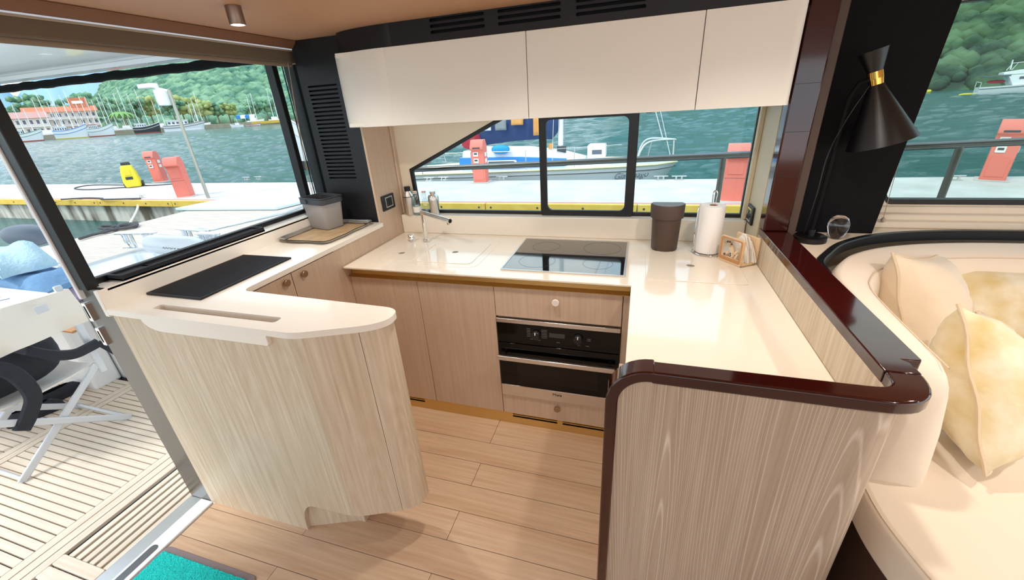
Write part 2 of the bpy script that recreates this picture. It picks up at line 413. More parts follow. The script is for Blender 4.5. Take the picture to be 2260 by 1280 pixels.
# window over the galley
w1 = thing('window_1', None, None, (-.4, 2.27, 1.005), kind='structure')
def inset(poly, d):                                     # inward offset of a convex polygon given counter-clockwise
    n = len(poly); o = []
    for i in range(n):
        p0, p1, p2 = Vector(poly[i-1]), Vector(poly[i]), Vector(poly[(i+1) % n])
        n1 = Vector((-(p1-p0).y, (p1-p0).x)).normalized(); n2 = Vector((-(p2-p1).y, (p2-p1).x)).normalized()
        k = (n1+n2)/(1+n1.dot(n2)); o.append(tuple(p1+k*d))
    return o
MB().plate(wx, [inset(wx, .02)], 2.288, 2.312, 'y').build('frame', 'black_trim', w1, bevel=.003)
MB().plate(rr(-.535, -.024, 1.0, 1.545, .02), [rr(-.497, -.068, 1.036, 1.518, .03)], 2.274, 2.294, 'y').build('sliding_sash', 'black_trim', w1, bevel=.004)
MB().box(-.06, -.02, 2.288, 2.31, 1.005, 1.55).build('mullion', 'black_trim', w1, bevel=.003)
MB().prism([(-1.345, 1.02), (-.50, 1.02), (-.50, 1.55), (-.71, 1.55), (-1.355, 1.275)], 2.300, 2.304, 'y').build('pane', 'glass_mesh', w1)
MB().box(-.50, -.05, 2.282, 2.286, 1.02, 1.53).build('pane', 'glass_mesh', w1)
MB().box(-.03, .52, 2.300, 2.304, 1.01, 1.55).build('pane', 'glass_mesh', w1)
# saloon window
w2 = thing('window_2', None, None, (2.0, 2.26, 1.08), kind='structure')
MB().plate(wr, [rr(1.08, 2.99, 1.112, 1.855, .03)], 2.25, 2.29, 'y').build('frame', 'black_trim', w2)
MB().box(1.07, 3.0, 2.27, 2.275, 1.09, 1.86).build('pane', 'glass_tint', w2)
MB().prism([(2.255, 1.0), (2.17, 1.0), (2.17, 1.03), (2.20, 1.03), (2.20, 1.055), (2.228, 1.055), (2.228, 1.085), (2.255, 1.085)], 1.0, 3.1, 'x').build('sill', 'cream_wall', w2, bevel=.004)
MB().tube([(1.065, 2.225, 1.5), (1.062, 2.2, 1.25), (1.055, 2.165, 1.045)], .0012, 5).build('pull_cord', 'cord', w2)
MB().lathe([(.001, .012), (.007, .006), (.009, -.004), (.004, -.012)], (1.055, 2.163, 1.04), 10).build('cord_bead', 'cord', w2, smooth=True)
# aft window beside the door
w3 = thing('window_3', None, None, (-1.88, 1.4, 1.085), kind='structure')
MB().box(-1.90, -1.852, .812, .850, 1.085, 1.9).build('stile', 'black_trim', w3, bevel=.003)
MB().box(-1.915, -1.90, .806, .824, 1.05, 1.9).build('door_stile', 'gelcoat', w3, bevel=.003)
MB().box(-1.92, -1.87, 1.945, 1.975, 1.085, 1.9).build('stile', 'black_trim', w3, bevel=.003)
MB().box(-1.92, -1.885, 1.978, 1.995, 1.085, 1.9).build('stile', 'steel_dark', w3, bevel=.003)
MB().box(-1.914, -1.910, 1.995, 2.085, 1.085, 1.9).build('side_pane', 'glass_clear', w3)
MB().box(-1.905, -1.90, 2.045, 2.05, 1.085, 1.9).build('strip_seal', 'black_trim', w3)
MB().box(-1.93, -1.86, 2.085, 2.26, 1.085, 1.9).build('stile', 'black_trim', w3, bevel=.003)
MB().box(-1.925, -1.895, .85, 1.95, 1.085, 1.108).build('bottom_rail', 'black_trim', w3, bevel=.003)
MB().box(-1.912, -1.908, .845, 1.95, 1.10, 1.9).build('pane', 'glass_clear', w3)
# door jamb and threshold
d1 = thing('door_1', None, None, (-1.87, .83, 0), kind='structure')
MB().plate([(-1.93, 0), (-1.805, 0), (-1.805, 1.088), (-1.93, 1.088)], [], .822, .845, 'y').build('jamb', 'steel_dark', d1, bevel=.002)
for z0, z1 in ((.955, 1.03), (.85, .925)):
    lp = MB().plate(rr(-1.934, -1.912, z0, z1, .004), [rr(-1.93, -1.920, z0+.012, z1-.012, .003)], .812, .8225, 'y').build('latch_plate', 'chrome', d1)
    MB().box(-1.932, -1.918, .8175, .8215, z0+.01, z1-.01).build('latch_slot', 'black_void', lp)
MB().box(-1.935, -1.865, -1.3, .822, -.04, .004).build('sill_plate', 'steel', d1, bevel=.002)
MB().box(-1.865, -1.793, -1.3, .822, -.04, .008).build('threshold', 'gelcoat', d1, bevel=.004)
MB().prism(rr(-1.85, -1.815, .30, .60, .016), .008, .0095).build('track_pocket', 'steel_dark', d1)

# roller blind and leather edge above the aft window
tr = MB().prism([(-1.80, CEIL-.03), (-1.765, CEIL-.035), (-1.74, CEIL-.012), (-1.735, CEIL-.0005), (-1.80, CEIL-.0005)], -1.6, 2.06, 'y').build('trim_1', 'leather_trim', bevel=.004)
struct(tr)
bl = thing('roller_blind', 'beige rolled-up blind under the leather ceiling edge above the aft door', 'blind', (-1.83, 1.0, CEIL-.09))
MB().box(-1.865, -1.805, -1.5, 2.05, CEIL-.095, CEIL-.036).build('cassette', 'beige_blind', bl, bevel=.008)
MB().box(-1.808, -1.802, -1.5, 2.055, CEIL-.042, CEIL-.034).build('cassette_lip', 'cord', bl, bevel=.002)
MB().box(-1.87, -1.795, 2.05, 2.062, CEIL-.098, CEIL-.032).build('end_cap', 'cord', bl, bevel=.003)
MB().tube([(-1.835, -1.5, CEIL-.1), (-1.835, 2.04, CEIL-.1)], .012, 10).build('bottom_rail', 'blind_rail', bl, smooth=True)
MB().tube(spline([(-1.83, 2.02, CEIL-.09), (-1.85, 2.0, 1.6), (-1.86, 1.985, 1.35), (-1.86, 1.98, 1.12)]), .0016, 5).build('cord_loop', 'cord', bl)
MB().tube(spline([(-1.815, 2.0, CEIL-.09), (-1.83, 1.985, 1.6), (-1.842, 1.975, 1.35), (-1.85, 1.975, 1.12)]), .0016, 5).build('cord_loop', 'cord', bl)

# ================================================================ AFT COUNTER AND PENINSULA
cz = 1.016
outl = [(-1.80, .81), (-1.02, .806)] + bez((-1.0, .806), (-.965, .806), (-.93, .822), 5) + bez((-.80, .878), (-.715, .915), (-.718, .965), 6) + bez((-.722, .99), (-.735, 1.015), (-.775, 1.018), 5) + [(-1.37, 1.04)] + bez((-1.395, 1.04), (-1.425, 1.045), (-1.425, 1.08), 5) + [(-1.425, 2.0), (-1.80, 2.0)]
slot = rr(-1.632, -1.078, .852, .886, .012)
rc = thing('raised_counter', 'white raised worktop running below the aft window into the peninsula with a handle slot', 'counter', (-1.6, 1.2, .98))
MB().plate(outl, [slot], cz-.022, cz).build('top', 'white_top', rc, bevel=.004)
MB().box(-1.822, -1.80, .81, 2.0, cz-.03, 1.088).build('upstand', 'white_top', rc, bevel=.003)
MB().box(-1.86, -1.80, .84, 2.0, 1.076, 1.089).build('window_board', 'white_top', rc, bevel=.002)
MB().plate(rr(-1.65, -1.06, .845, .895, .012), [rr(-1.632, -1.078, .852, .886, .012)], cz-.075, cz-.022).build('slot_lining', 'oak_pale', rc)
MB().box(-1.65, -1.06, .845, .895, cz-.08, cz-.075).build('slot_bottom', 'oak_pale', rc)
lip = bez((-1.635, cz-.022), (-1.62, cz-.062), (-1.55, cz-.064), 8)
MB().prism(lip + [(-1.10, cz-.062)] + bez((-1.09, cz-.062), (-1.078, cz-.062), (-1.078, cz-.05), 3) + [(-1.078, cz-.022)], .808, .834, 'y').build('slot_front', 'white_top', rc, bevel=.002)

pn = thing('peninsula_cabinet', 'pale oak peninsula cabinet with chamfered end, arched toe space and counter slot', 'cabinet', (-1.3, .9, 0))
# front skin: full height on the left, arched opening towards the tip
arch = bez((-1.252, 0), (-1.248, .165), (-1.165, .172), 8)
frontpoly = [(-1.805, 0)] + arch + [(-1.0, .176)] + [(-1.0, cz-.022), (-1.081, cz-.022), (-1.083, cz-.062), (-1.55, cz-.07)] + bez((-1.60, cz-.07), (-1.655, cz-.06), (-1.66, cz-.022), 6) + [(-1.805, cz-.022)]
MB().prism(frontpoly, .822, .84, 'y').build('front_panel', 'oak_pale', pn)
def vpanel(path, z0, z1, th):                            # bent vertical panel along a plan path
    ins = []
    for i, p in enumerate(path):
        a = Vector(path[max(i-1, 0)]); b = Vector(path[min(i+1, len(path)-1)]); d = (b-a).normalized(); ins.append((p[0]-d.y*th, p[1]+d.x*th))
    return MB().prism(list(path)+ins[::-1], z0, z1)
vpanel(bez((-1.0, .822), (-.972, .822), (-.945, .831), 8) + [(-.80, .892)], .178, cz-.022, .018).build('chamfer_panel', 'oak_pale', pn, smooth=True)
vpanel([(-.7985, .893)] + bez((-.775, .903), (-.735, .925), (-.733, .965), 8) + bez((-.735, .99), (-.745, 1.005), (-.78, 1.008), 5), .185, cz-.022, .018).build('tip_panel', 'oak_pale', pn, smooth=True)
MB().box(-1.44, -.78, .99, 1.008, .185, cz-.022).build('rear_panel', 'oak_inner', pn)
MB().prism([(-1.25, .84), (-1.0, .84), (-.94, .845), (-.80, .91), (-.745, .965), (-.78, .995), (-1.25, .995)], .187, .2).build('underside', 'oak_pale', pn)
MB().prism([(-1.252, .84), (-1.06, .915), (-1.03, .915), (-1.03, .98), (-1.252, .98)], 0, .186).build('plinth', 'oak_pale', pn)

sc = thing('aft_cabinet', 'pale oak cabinet with two knobbed doors under the aft window counter', 'cabinet', (-1.6, 1.5, 0))
MB().box(-1.80, -1.452, 1.01, 2.23, .0, cz-.023).build('carcass', 'oak_inner', sc)
for y0, y1, ky in ((1.045, 1.285, 1.24), (1.289, 1.566, 1.344)):
    d = MB().box(-1.452, -1.434, y0, y1, .06, cz-.03).build('door', 'oak_inner', sc, bevel=.0015)
    MB().lathe([(.006, 0), (.006, .01), (.015, .012), (.016, .02), (.014, .022)], (-1.434, ky, .961), 20, Matrix.Rotation(math.pi/2, 3, 'Y')).build('knob', 'knob_bronze', d, smooth=True)
MB().prism([(1.57, 0), (2.285, 0), (2.285, 1.60), (2.002, 1.60), (2.002, cz-.023), (1.57, cz-.023)], -1.452, -1.44, 'x').build('side_panel', 'oak_inner', sc)
MB().box(-1.44, -1.428, 2.255, 2.285, 1.006, 1.60).build('corner_post', 'oak_inner', sc, bevel=.003)

sw = thing('switch_plate', 'black double switch plate on the oak panel left of the sink', 'switch', (-1.44, 2.108, 1.07))
MB().prism(rr(2.045, 2.172, 1.07, 1.158, .004), -1.4395, -1.431, 'x').build('plate', 'black_satin', sw, bevel=.002)
MB().plate(rr(2.075, 2.148, 1.085, 1.146, .003), [rr(2.081, 2.142, 1.091, 1.14, .002)], -1.4312, -1.4285, 'x').build('bezel', 'steel', sw)
MB().box(-1.432, -1.429, 2.083, 2.110, 1.092, 1.139).build('rocker', 'black_trim', sw)
MB().box(-1.432, -1.429, 2.113, 2.140, 1.092, 1.139).build('rocker', 'black_trim', sw)

vp = thing('vent_grille', 'matt black panel with a column of horizontal vent slots beside the aft window', 'panel', (-1.65, 2.0, cz))
holes = [rr(-1.727, -1.541, 1.276+k*.0206-.0045, 1.276+k*.0206+.0045, .0042, 3) for k in range(24)]
MB().plate([(-1.77, cz+.001), (-1.442, cz+.001), (-1.442, CEIL-.001), (-1.77, CEIL-.001)], holes, 2.003, 2.013, 'y').build('slotted_front', 'black_satin', vp)
MB().box(-1.755, -1.46, 2.03, 2.035, 1.2, 1.8).build('backing', 'black_void', vp)
MB().box(-1.77, -1.76, 2.013, 2.28, cz+.001, CEIL-.001).build('side_return', 'black_satin', vp)

# ================================================================ OVERHEAD CABINET
UZ0, UZ1 = 1.541, 1.873
oc = thing('overhead_cabinet', 'cream white overhead cabinet with a rounded end and flat doors above the galley window', 'cabinet', (-.5, 2.0, UZ0))
cv = [(-1.163-.342*math.sin(t), 2.0-.115*math.cos(t)) for t in [math.pi/2*i/12 for i in range(13)]]
back = [(c[0]+.018 if c[0] < -1.2 else c[0], c[1]+.018) for c in cv]
MB().prism(cv + [(x+.02, y+.012) for x, y in cv[::-1]], UZ0, UZ1).build('rounded_end', 'white_door', oc, smooth=True)
for a, b in ((-1.1615, -.4885), (-.4855, .1905), (.1935, .495)):
    if b < .4: MB().box(a, b, 1.885, 1.903, UZ0, UZ1).build('door', 'white_door', oc, bevel=.0015)
    else: MB().prism([(a, 1.885)] + bez((b-.01, 1.885), (b+.024, 1.885), (b+.026, 1.925), 6) + [(b+.01, 1.925), (a, 1.903)], UZ0, UZ1).build('door', 'white_door', oc, smooth=True)
MB().box(-1.44, .5, 1.904, 2.284, UZ0+.004, UZ0+.02).build('bottom_board', 'white_door', oc)
MB().box(-1.44, .5, 1.904, 2.284, UZ1-.02, UZ1).build('top_board', 'white_door', oc)
for x in (-.30, -.15, .02): MB().box(x-.012, x+.012, 1.93, 1.95, UZ0-.004, UZ0+.004).build('catch', 'black_trim', oc)

fa = thing('vent_fascia', 'black fascia with three rows of vent slots between ceiling and overhead cabinet', 'fascia', (-.5, 1.9, UZ1))
rows = [1.953-.0, 1.931, 1.909]; hs = []
for a, b in ((-.917, -.665), (-.605, -.343), (-.282, -.02)):
    for z in rows: hs.append(rr(a, b, z-.006, z+.006, .004, 3))
MB().plate([(-1.12, UZ1), (.52, UZ1), (.52, CEIL-.001), (-1.12, CEIL-.001)], hs, 1.893, 1.903, 'y').build('slotted_front', 'black_satin', fa)
MB().box(-.96, .02, 1.93, 1.935, UZ1, CEIL-.002).build('backing', 'black_void', fa)
cv2 = [(-1.1215-.355*math.sin(t), 2.0-.107*math.cos(t)) for t in [math.pi/2*i/12 for i in range(13)]]
MB().prism(cv2 + [(x+.02, y+.012) for x, y in cv2[::-1]], UZ1, CEIL-.001).build('rounded_end', 'black_satin', fa, smooth=True)

# ================================================================ GALLEY BASE UNITS
WZ = .89
YF = 1.632
su = thing('sink_cabinet', 'oak sink cabinet with two tall handleless doors under the worktop', 'cabinet', (-1.03, 1.9, 0))
MB().box(-1.438, -.628, 1.652, 2.25, .06, WZ-.062).build('carcass', 'oak_inner', su)
for a, b in ((-1.425, -1.034), (-1.031, -.626)): MB().box(a, b, YF, 1.65, .0735, .826).build('door', 'oak_inner', su, bevel=.0015)
MB().box(-1.44, -1.428, YF+.002, 1.65, .0735, .826).build('filler', 'oak_inner', su)
ov = thing('oven_cabinet', 'oak oven housing with one drawer above and one below the oven', 'cabinet', (-.32, 1.9, 0))
MB().box(-.62, -.612, 1.652, 2.25, .06, WZ-.062).box(-.042, -.032, 1.652, 2.25, .06, WZ-.062).box(-.612, -.042, 2.2, 2.25, .06, WZ-.062).box(-.612, -.042, 1.655, 2.2, .655, .668).box(-.612, -.042, 1.655, 2.2, .185, .196).build('carcass', 'oak_inner', ov)
for z0, z1, kz, km in ((.672, .826, .774, 'knob_light'), (.0735, .196, .157, 'knob_bronze')):
    d = MB().box(-.623, -.032, YF, 1.65, z0, z1).build('drawer', 'oak_inner', ov, bevel=.0015)
    MB().lathe([(.006, 0), (.006, .008), (.016, .010), (.017, .018), (.015, .020)], (-.325, YF, kz), 22, Matrix.Rotation(math.pi/2, 3, 'X')).build('knob', km, d, smooth=True)
MB().box(-.029, -.003, YF+.004, 1.655, .0735, .826).build('filler', 'oak_inner', ov)
tk = thing('toe_kick', 'brass toe kick strip with dark vent slots along the galley floor', 'plinth', (-.7, YF, 0))
sl = [rr(a, b, z-.006, z+.006, .005, 3) for a, b in ((-1.36, -1.112), (-.575, -.327), (-.300, -.05)) for z in (.051,)]
sl += [rr(a, b, z-.003, z+.003, .002, 2) for a, b in ((-1.36, -1.112), (-.575, -.327), (-.300, -.05)) for z in (.0655,)]
MB().plate([(-1.44, .001), (-.003, .001), (-.003, .0725), (-1.44, .0725)], sl, YF+.002, YF+.007, 'y').build('strip', 'brass', tk)
MB().box(-1.43, -.02, YF+.016, YF+.018, .002, .066).build('backing', 'black_void', tk)
ch = thing('brass_channel', 'brass finger channel running beneath the worktop front edge', 'channel', (-.7, 1.66, .83))
for a, b in ((-1.438, -1.034), (-1.034, -.626), (-.626, -.003)):
    MB().prism([(YF+.001, .827), (YF+.004, .827), (YF+.03, .835), (YF+.032, .878), (YF+.04, .879), (YF+.04, .824), (YF+.001, .824)], a+.0005, b-.0005, 'x').build('channel_section', 'brass', ch, smooth=True)

# oven
on = thing('built_in_oven', 'black glass and steel built-in oven with a long bar handle', 'oven', (-.328, 1.7, .2))
MB().box(-.608, -.046, 1.664, 2.15, .2, .652).build('housing', 'black_trim', on)
MB().box(-.622, -.033, YF-.006, 1.66, .640, .662).build('top_trim', 'steel', on, bevel=.002)
cp = MB().box(-.622, -.033, YF-.004, 1.66, .528, .639).build('control_panel', 'oven_glass', on, bevel=.002)
for x in (-.425, -.222):
    k = MB().lathe([(.024, 0), (.022, .014), (.019, .018)], (x, YF-.004, .588), 24, Matrix.Rotation(math.pi/2, 3, 'X')).build('dial', 'black_satin', cp, smooth=True)
    MB().box(x-.002, x+.002, YF-.0245, YF-.0215, .595, .608).build('pointer', 'label_white', k)
MB().box(-.36, -.285, YF-.0052, YF-.004, .583, .606).build('display', 'display', cp)
pr = MB()
for i in range(6):
    z = .617-.0085*i
    pr.box(-.470-.0, -.452, YF-.0048, YF-.004, z, z+.0022); pr.box(-.398, -.370, YF-.0048, YF-.004, z, z+.0022)
for x, z in ((-.455, .560), (-.418, .558), (-.325, .556), (-.226, .553), (-.186, .553), (-.18, .592), (-.18, .583)): pr.box(x, x+.016, YF-.0048, YF-.004, z, z+.0025)
pr.build('printed_marks', 'grey_print', cp)['kind'] = 'stuff'
dr = MB().box(-.622, -.033, YF-.004, 1.66, .268, .524).build('door', 'oven_glass', on, bevel=.002)
MB().box(-.53, -.125, YF-.0048, YF-.0036, .30, .462).build('door_window', 'oven_window', dr)
MB().box(-.618, -.048, YF-.050, YF-.034, .447, .472).build('handle', 'steel', dr, bevel=.003)
for x in (-.60, -.08): MB().box(x, x+.015, YF-.035, YF-.003, .45, .468).build('handle_mount', 'steel_dark', dr)
bt = MB().box(-.622, -.033, YF-.006, 1.66, .199, .267).build('bottom_trim', 'steel', on, bevel=.002)
text('lettering', 'Miele', .022, 'black_trim', bt, facing((-.325, YF-.0066, .243), (1, 0, 0), (0, 0, 1)))

# worktop of the galley (back run and starboard leg)
wt = thing('galley_worktop', 'cream L-shaped galley worktop with flush sink lid and low upstand', 'worktop', (-.4, 1.95, .868))
MB().prism([(-1.439, 1.606), (-.002, 1.606), (-.002, .865), (.53, .865), (.53, 2.285), (-1.439, 2.285)], .880, WZ).build('top', 'cream_top', wt, bevel=.002)
MB().box(-1.439, .529, 2.226, 2.285, WZ, 1.005).build('upstand', 'cream_top', wt, bevel=.003)
MB().plate(rr(-1.355, -.735, 1.69, 2.135, .05), [rr(-1.349, -.741, 1.696, 2.129, .046)], WZ, WZ+.0012).build('sink_surround', 'cream_top', wt)
sl1 = MB().plate(rr(-1.095, -.778, 1.735, 2.075, .03), [[(-.93+.017*math.cos(-t), 1.898+.017*math.sin(-t)) for t in [2*math.pi*i/14 for i in range(14)]]], WZ, WZ+.003).build('sink_lid', 'cream_top', wt, bevel=.0012)
MB().lathe([(.0169, WZ+.0002), (.0169, WZ+.001)], (-.93, 1.898, 0), 14).build('finger_hole', 'hole_grey', sl1)
sl2 = MB().plate(rr(-1.315, -1.105, 1.735, 2.03, .03), [[(-1.229+.017*math.cos(-t), 1.845+.017*math.sin(-t)) for t in [2*math.pi*i/14 for i in range(14)]]], WZ, WZ+.003).build('drainer_lid', 'cream_top', wt, bevel=.0012)
MB().lathe([(.0169, WZ+.0002), (.0169, WZ+.001)], (-1.229, 1.845, 0), 14).build('finger_hole', 'hole_grey', sl2)
sl3 = MB().plate(rr(.055, .452, 1.675, 2.045, .02), [[(.25+.017*math.cos(-t), 1.863+.017*math.sin(-t)) for t in [2*math.pi*i/14 for i in range(14)]]], WZ, WZ+.003).build('bin_lid_panel', 'cream_top', wt, bevel=.0012)
MB().lathe([(.0169, WZ+.0002), (.0169, WZ+.001)], (.25, 1.863, 0), 14).build('finger_hole', 'hole_grey', sl3)
# starboard leg carcass under the worktop (its galley face shows as the cream return)
sg = thing('starboard_base_unit', 'oak base unit under the worktop leg beside the partition', 'cabinet', (.26, 1.3, 0))
MB().box(.004, .528, .87, 1.6, .0, .879).build('carcass', 'oak_inner', sg)
MB().box(.016, .528, 1.60, 2.255, .0, .879).build('corner_carcass', 'oak_inner', sg)

hb = thing('hob', 'black glass induction hob with a thin steel rim', 'hob', (-.317, 1.93, WZ))
MB().plate(rr(-.604, -.03, 1.685, 2.170, .006), [rr(-.596, -.038, 1.693, 2.162, .004)], WZ+.0005, WZ+.007).build('rim', 'steel', hb, bevel=.0015)
hg = MB().prism(rr(-.5958, -.0382, 1.6932, 2.1618, .004), WZ+.0005, WZ+.0052).build('glass', 'hob_glass', hb)
for x, y, r in ((-.455, 2.04, .075), (-.16, 2.045, .095), (-.455, 1.82, .09), (-.16, 1.82, .07)):
    c = lambda q: [(x+q*math.cos(t), y+q*math.sin(t)) for t in [2*math.pi*i/40 for i in range(40)]]
    MB().ring(c(r), c(r-.0016), WZ+.0052, WZ+.0055).build('zone_ring', 'ring_print', hg)

fc = thing('tap', 'slim chrome kitchen tap with a straight angled spout', 'tap', (-1.192, 2.069, WZ))
MB().lathe([(.024, 0), (.024, .011), (.014, .013)], (-1.192, 2.069, WZ+.0015), 24).build('base', 'chrome', fc, smooth=True)
MB().tube([(-1.192, 2.069, WZ+.012), (-1.192, 2.069, 1.064)], .0125, 18).build('column', 'chrome', fc, smooth=True)
MB().tube([(-1.20, 2.073, 1.062), (-.966, 1.955, 1.048)], .0125, 18).build('spout', 'chrome', fc, smooth=True)
MB().tube([(-.9662, 1.9551, 1.04801), (-.9645, 1.9543, 1.0479)], .0095, 18).build('spout_end', 'black_void', fc)
MB().tube([(-.983, 1.963, 1.042), (-.983, 1.963, 1.026)], .008, 14).build('nozzle', 'chrome', fc, smooth=True)
mk = thing('mixer_knob', 'small chrome mixer knob on the worktop left of the tap', 'tap', (-1.287, 2.058, WZ))
MB().lathe([(.023, 0), (.023, .008), (.0195, .01)], (-1.287, 2.058, WZ+.0015), 24).build('base', 'chrome', mk, smooth=True)
MB().lathe([(.019, .01), (.0195, .038), (.017, .042)], (-1.287, 2.058, WZ+.0015), 24).build('knob', 'chrome', mk, smooth=True)

# ================================================================ STARBOARD PARTITION
ZT = 1.037
pt = thing('galley_divider', 'oak partition with a glossy burgundy edge between galley and sofa', 'partition', (.28, 1.4, 0))
# front skin with a rounded outer corner
fp = [(-.016, .803)] + [(.47, .803)] + [(.47+.09*math.sin(t), .893-.09*math.cos(t)) for t in [math.pi/2*i/8 for i in range(1, 9)]] + [(.56, 1.05)]
inn = [(.55, 1.05)] + [(.47+.08*math.sin(t), .893-.08*math.cos(t)) for t in [math.pi/2*i/8 for i in range(8, -1, -1)]] + [(-.016, .813)]
MB().prism(fp+inn, .0, ZT-.032).build('front_panel', 'oak_grain', pt, smooth=True)
MB().box(.531, .543, .875, 1.998, .4, ZT-.03).build('inner_panel', 'oak_pale', pt)
MB().box(.543, .60, 1.06, 1.998, 0, ZT-.03).build('core', 'oak_pale', pt)
MB().box(-.016, .50, .813, .864, .0, ZT-.032).build('front_core', 'oak_grain', pt)
# burgundy edge: down the galley corner, round, along the front, round the nose, back along the sofa
def sweep(path, prof):                                   # profile given as offsets (across, up) on a plan/elevation path with frames
    rings = []
    for p, a, b in path: rings.append([Vector(p)+Vector(a)*u+Vector(b)*v for u, v in prof])
    return MB().loft(rings)
A = [(-.042, .798), (-.042, .862)]
R = .10
pth = [((-.042, 0, 0), (1, 0, 0), (0, 1, 0)), ((-.042, 0, ZT-R), (1, 0, 0), (0, 1, 0))]
for i in range(1, 11):
    t = math.pi/2*i/10; pth.append(((-.042+R-R*math.cos(t), 0, ZT-R+R*math.sin(t)), (math.cos(t), 0, -math.sin(t)), (0, 1, 0)))
prof = [(0, .797), (0, .853), (.029, .853), (.029, .797)]
pth.append(((-.042+R+.006, 0, ZT), (0, 0, -1), (0, 1, 0)))
sweep(pth, prof).build('corner_trim', 'burgundy', pt, bevel=.004, smooth=True, ang=30)
cap_out = [(.0585, .797), (.46, .795)] + bez((.50, .795), (.592, .80), (.598, .90), 8)
cap_in = [(.0585, .845), (.475, .845)] + bez((.50, .846), (.53, .85), (.532, .885), 8)
MB().prism(cap_out + [(.598, .905)] + [(.532, .905)] + cap_in[::-1], ZT-.032, ZT).build('front_cap', 'burgundy', pt, bevel=.006, smooth=True)
MB().prism([(.532, .906), (.598, .906), (.598, .948), (.588, .960), (.622, .962), (.626, .966), (.632, 2.0), (.532, 2.0)], ZT-.033, ZT).build('long_cap', 'burgundy', pt, bevel=.004)

pil = thing('pillar', 'glossy burgundy pillar rising from the partition to the ceiling', 'pillar', (.58, 2.0, ZT))
cvz = [(.532, ZT)] + bez((.532, ZT+.001), (.532, ZT+.02), (.532, ZT+.06), 3)
MB().box(.532, .628, 1.945, 2.02, ZT+.0, CEIL-.001).build('body', 'burgundy', pil, bevel=.006)
for i, z in enumerate((1.10, 1.27, 1.44, 1.61, 1.78)): MB().box(.5325, .6275, 1.9445, 1.9455, z, z+.0015).build('joint', 'black_trim', pil)
MB().box(.629, .662, 1.96, 2.08, 1.0, CEIL-.001).build('edge_strip', 'brown_plastic', pil, bevel=.003)
ps = thing('window_post', 'pale beige post between galley window and burgundy pillar', 'post', (.54, 2.13, .9))
MB().box(.531, .56, 2.022, 2.285, .9, UZ0).build('panel', 'beige_post', ps)
MB().box(.512, .531, 2.25, 2.285, 1.006, UZ0-.004).build('edge_strip', 'beige_post', ps, bevel=.003)
so = thing('wall_socket', 'dark chrome socket plate on the post right of the galley window', 'socket', (.53, 2.18, 1.01))
MB().prism(rr(2.115, 2.22, 1.012, 1.097, .004), .521, .5305, 'x').build('plate', 'black_satin', so, bevel=.002)
MB().plate(rr(2.135, 2.20, 1.025, 1.085, .003), [rr(2.141, 2.194, 1.031, 1.079, .003)], .518, .5215, 'x').build('bezel', 'chrome', so)
MB().box(.5195, .5215, 2.143, 2.192, 1.033, 1.077).build('rocker', 'black_trim', so)
bp_ = thing('black_panel', 'matt black pillar panel behind the floor lamp between burgundy pillar and saloon window', 'panel', (.83, 2.08, 1.0))
MB().prism([(.663, 1.001), (.988, 1.001), (1.036, CEIL-.001), (.663, CEIL-.001)], 2.075, 2.09, 'y').build('face', 'black_leather', bp_)
MB().prism([(.97, 1.001), (.986, 1.001), (1.034, CEIL-.001), (1.018, CEIL-.001)], 2.09, 2.244, 'y').build('return', 'black_leather', bp_)
# ================================================================ SOFA CORNER
rim_o = spline([(.637, 1.56, 0), (.65, 1.67, 0), (.709, 1.778, 0), (.811, 1.92, 0), (.978, 2.046, 0), (1.211, 2.122, 0), (1.543, 2.152, 0), (2.2, 2.16, 0), (3.15, 2.16, 0)], 5)
sh = MB().prism([(p.x, p.y) for p in rim_o] + [(3.15, 2.244), (.664, 2.244), (.664, 2.095), (.664, 1.99), (.637, 1.93)], .97, 1.0).build('shelf', 'cream_wall')
tag(sh, 'cream shelf behind the sofa back holding the black lamp', 'shelf')
sf = thing('sofa', 'cream upholstered corner sofa with curved backrest and black rim', 'sofa', (1.8, 1.2, 0))
def strip(path, prof, taper=0):
    rings = []
    for i, p in enumerate(path):
        a = path[max(i-1, 0)]; b = path[min(i+1, len(path)-1)]; d = (Vector(b)-Vector(a)).normalized(); n = Vector((d.y, -d.x, 0))
        k = 1 if not taper or i >= taper else math.sqrt(1-(1-(i+.25)/(taper+.25))**2)
        rings.append([Vector((p[0], p[1], 0)) + n*(.09+(u-.09)*k) + Vector((0, 0, .74+(z-.74)*k)) for u, z in prof])
    return MB().loft(rings)
strip(rim_o, [(0, .985), (0, 1.006), (.004, 1.010), (.024, 1.010), (.028, 1.006), (.028, .972), (0, .972)]).build('rim', 'black_trim', sf, smooth=True)
bp = [(.612, 1.03), (.613, 1.045), (.614, 1.065), (.616, 1.09), (.618, 1.13)] + [tuple(p)[:2] for p in spline([(.62, 1.2, 0), (.635, 1.45, 0), (.655, 1.60, 0), (.70, 1.72, 0), (.80, 1.865, 0), (.97, 1.99, 0), (1.21, 2.07, 0), (1.54, 2.10, 0), (2.2, 2.115, 0), (3.15, 2.115, 0)], 5)]
prof = [(0.03, .50), (.032, .96), (.045, .982), (.06, .984), (.12, .966), (.150, .945), (.165, .91), (.185, .78), (.20, .62), (.20, .5)]
bk = strip(bp, prof, 5).build('backrest', 'fabric_sofa', sf, smooth=True, ang=80)
seam = []
for i, p in enumerate(bp[3:]):
    j = i+3; d = (Vector(bp[min(j+1, len(bp)-1)])-Vector(bp[j-1])).normalized(); seam.append((p[0]+d.y*.143, p[1]-d.x*.143, .9525))
MB().tube(seam, .0022, 5).build('seam', 'fabric_seam', bk)
seatp = [tuple(p)[:2] for p in spline([(.71, 1.22, 0), (.655, 1.10, 0), (.635, .98, 0), (.645, .85, 0), (.70, .66, 0), (.82, .45, 0), (1.05, .25, 0), (1.4, .12, 0)], 5)]
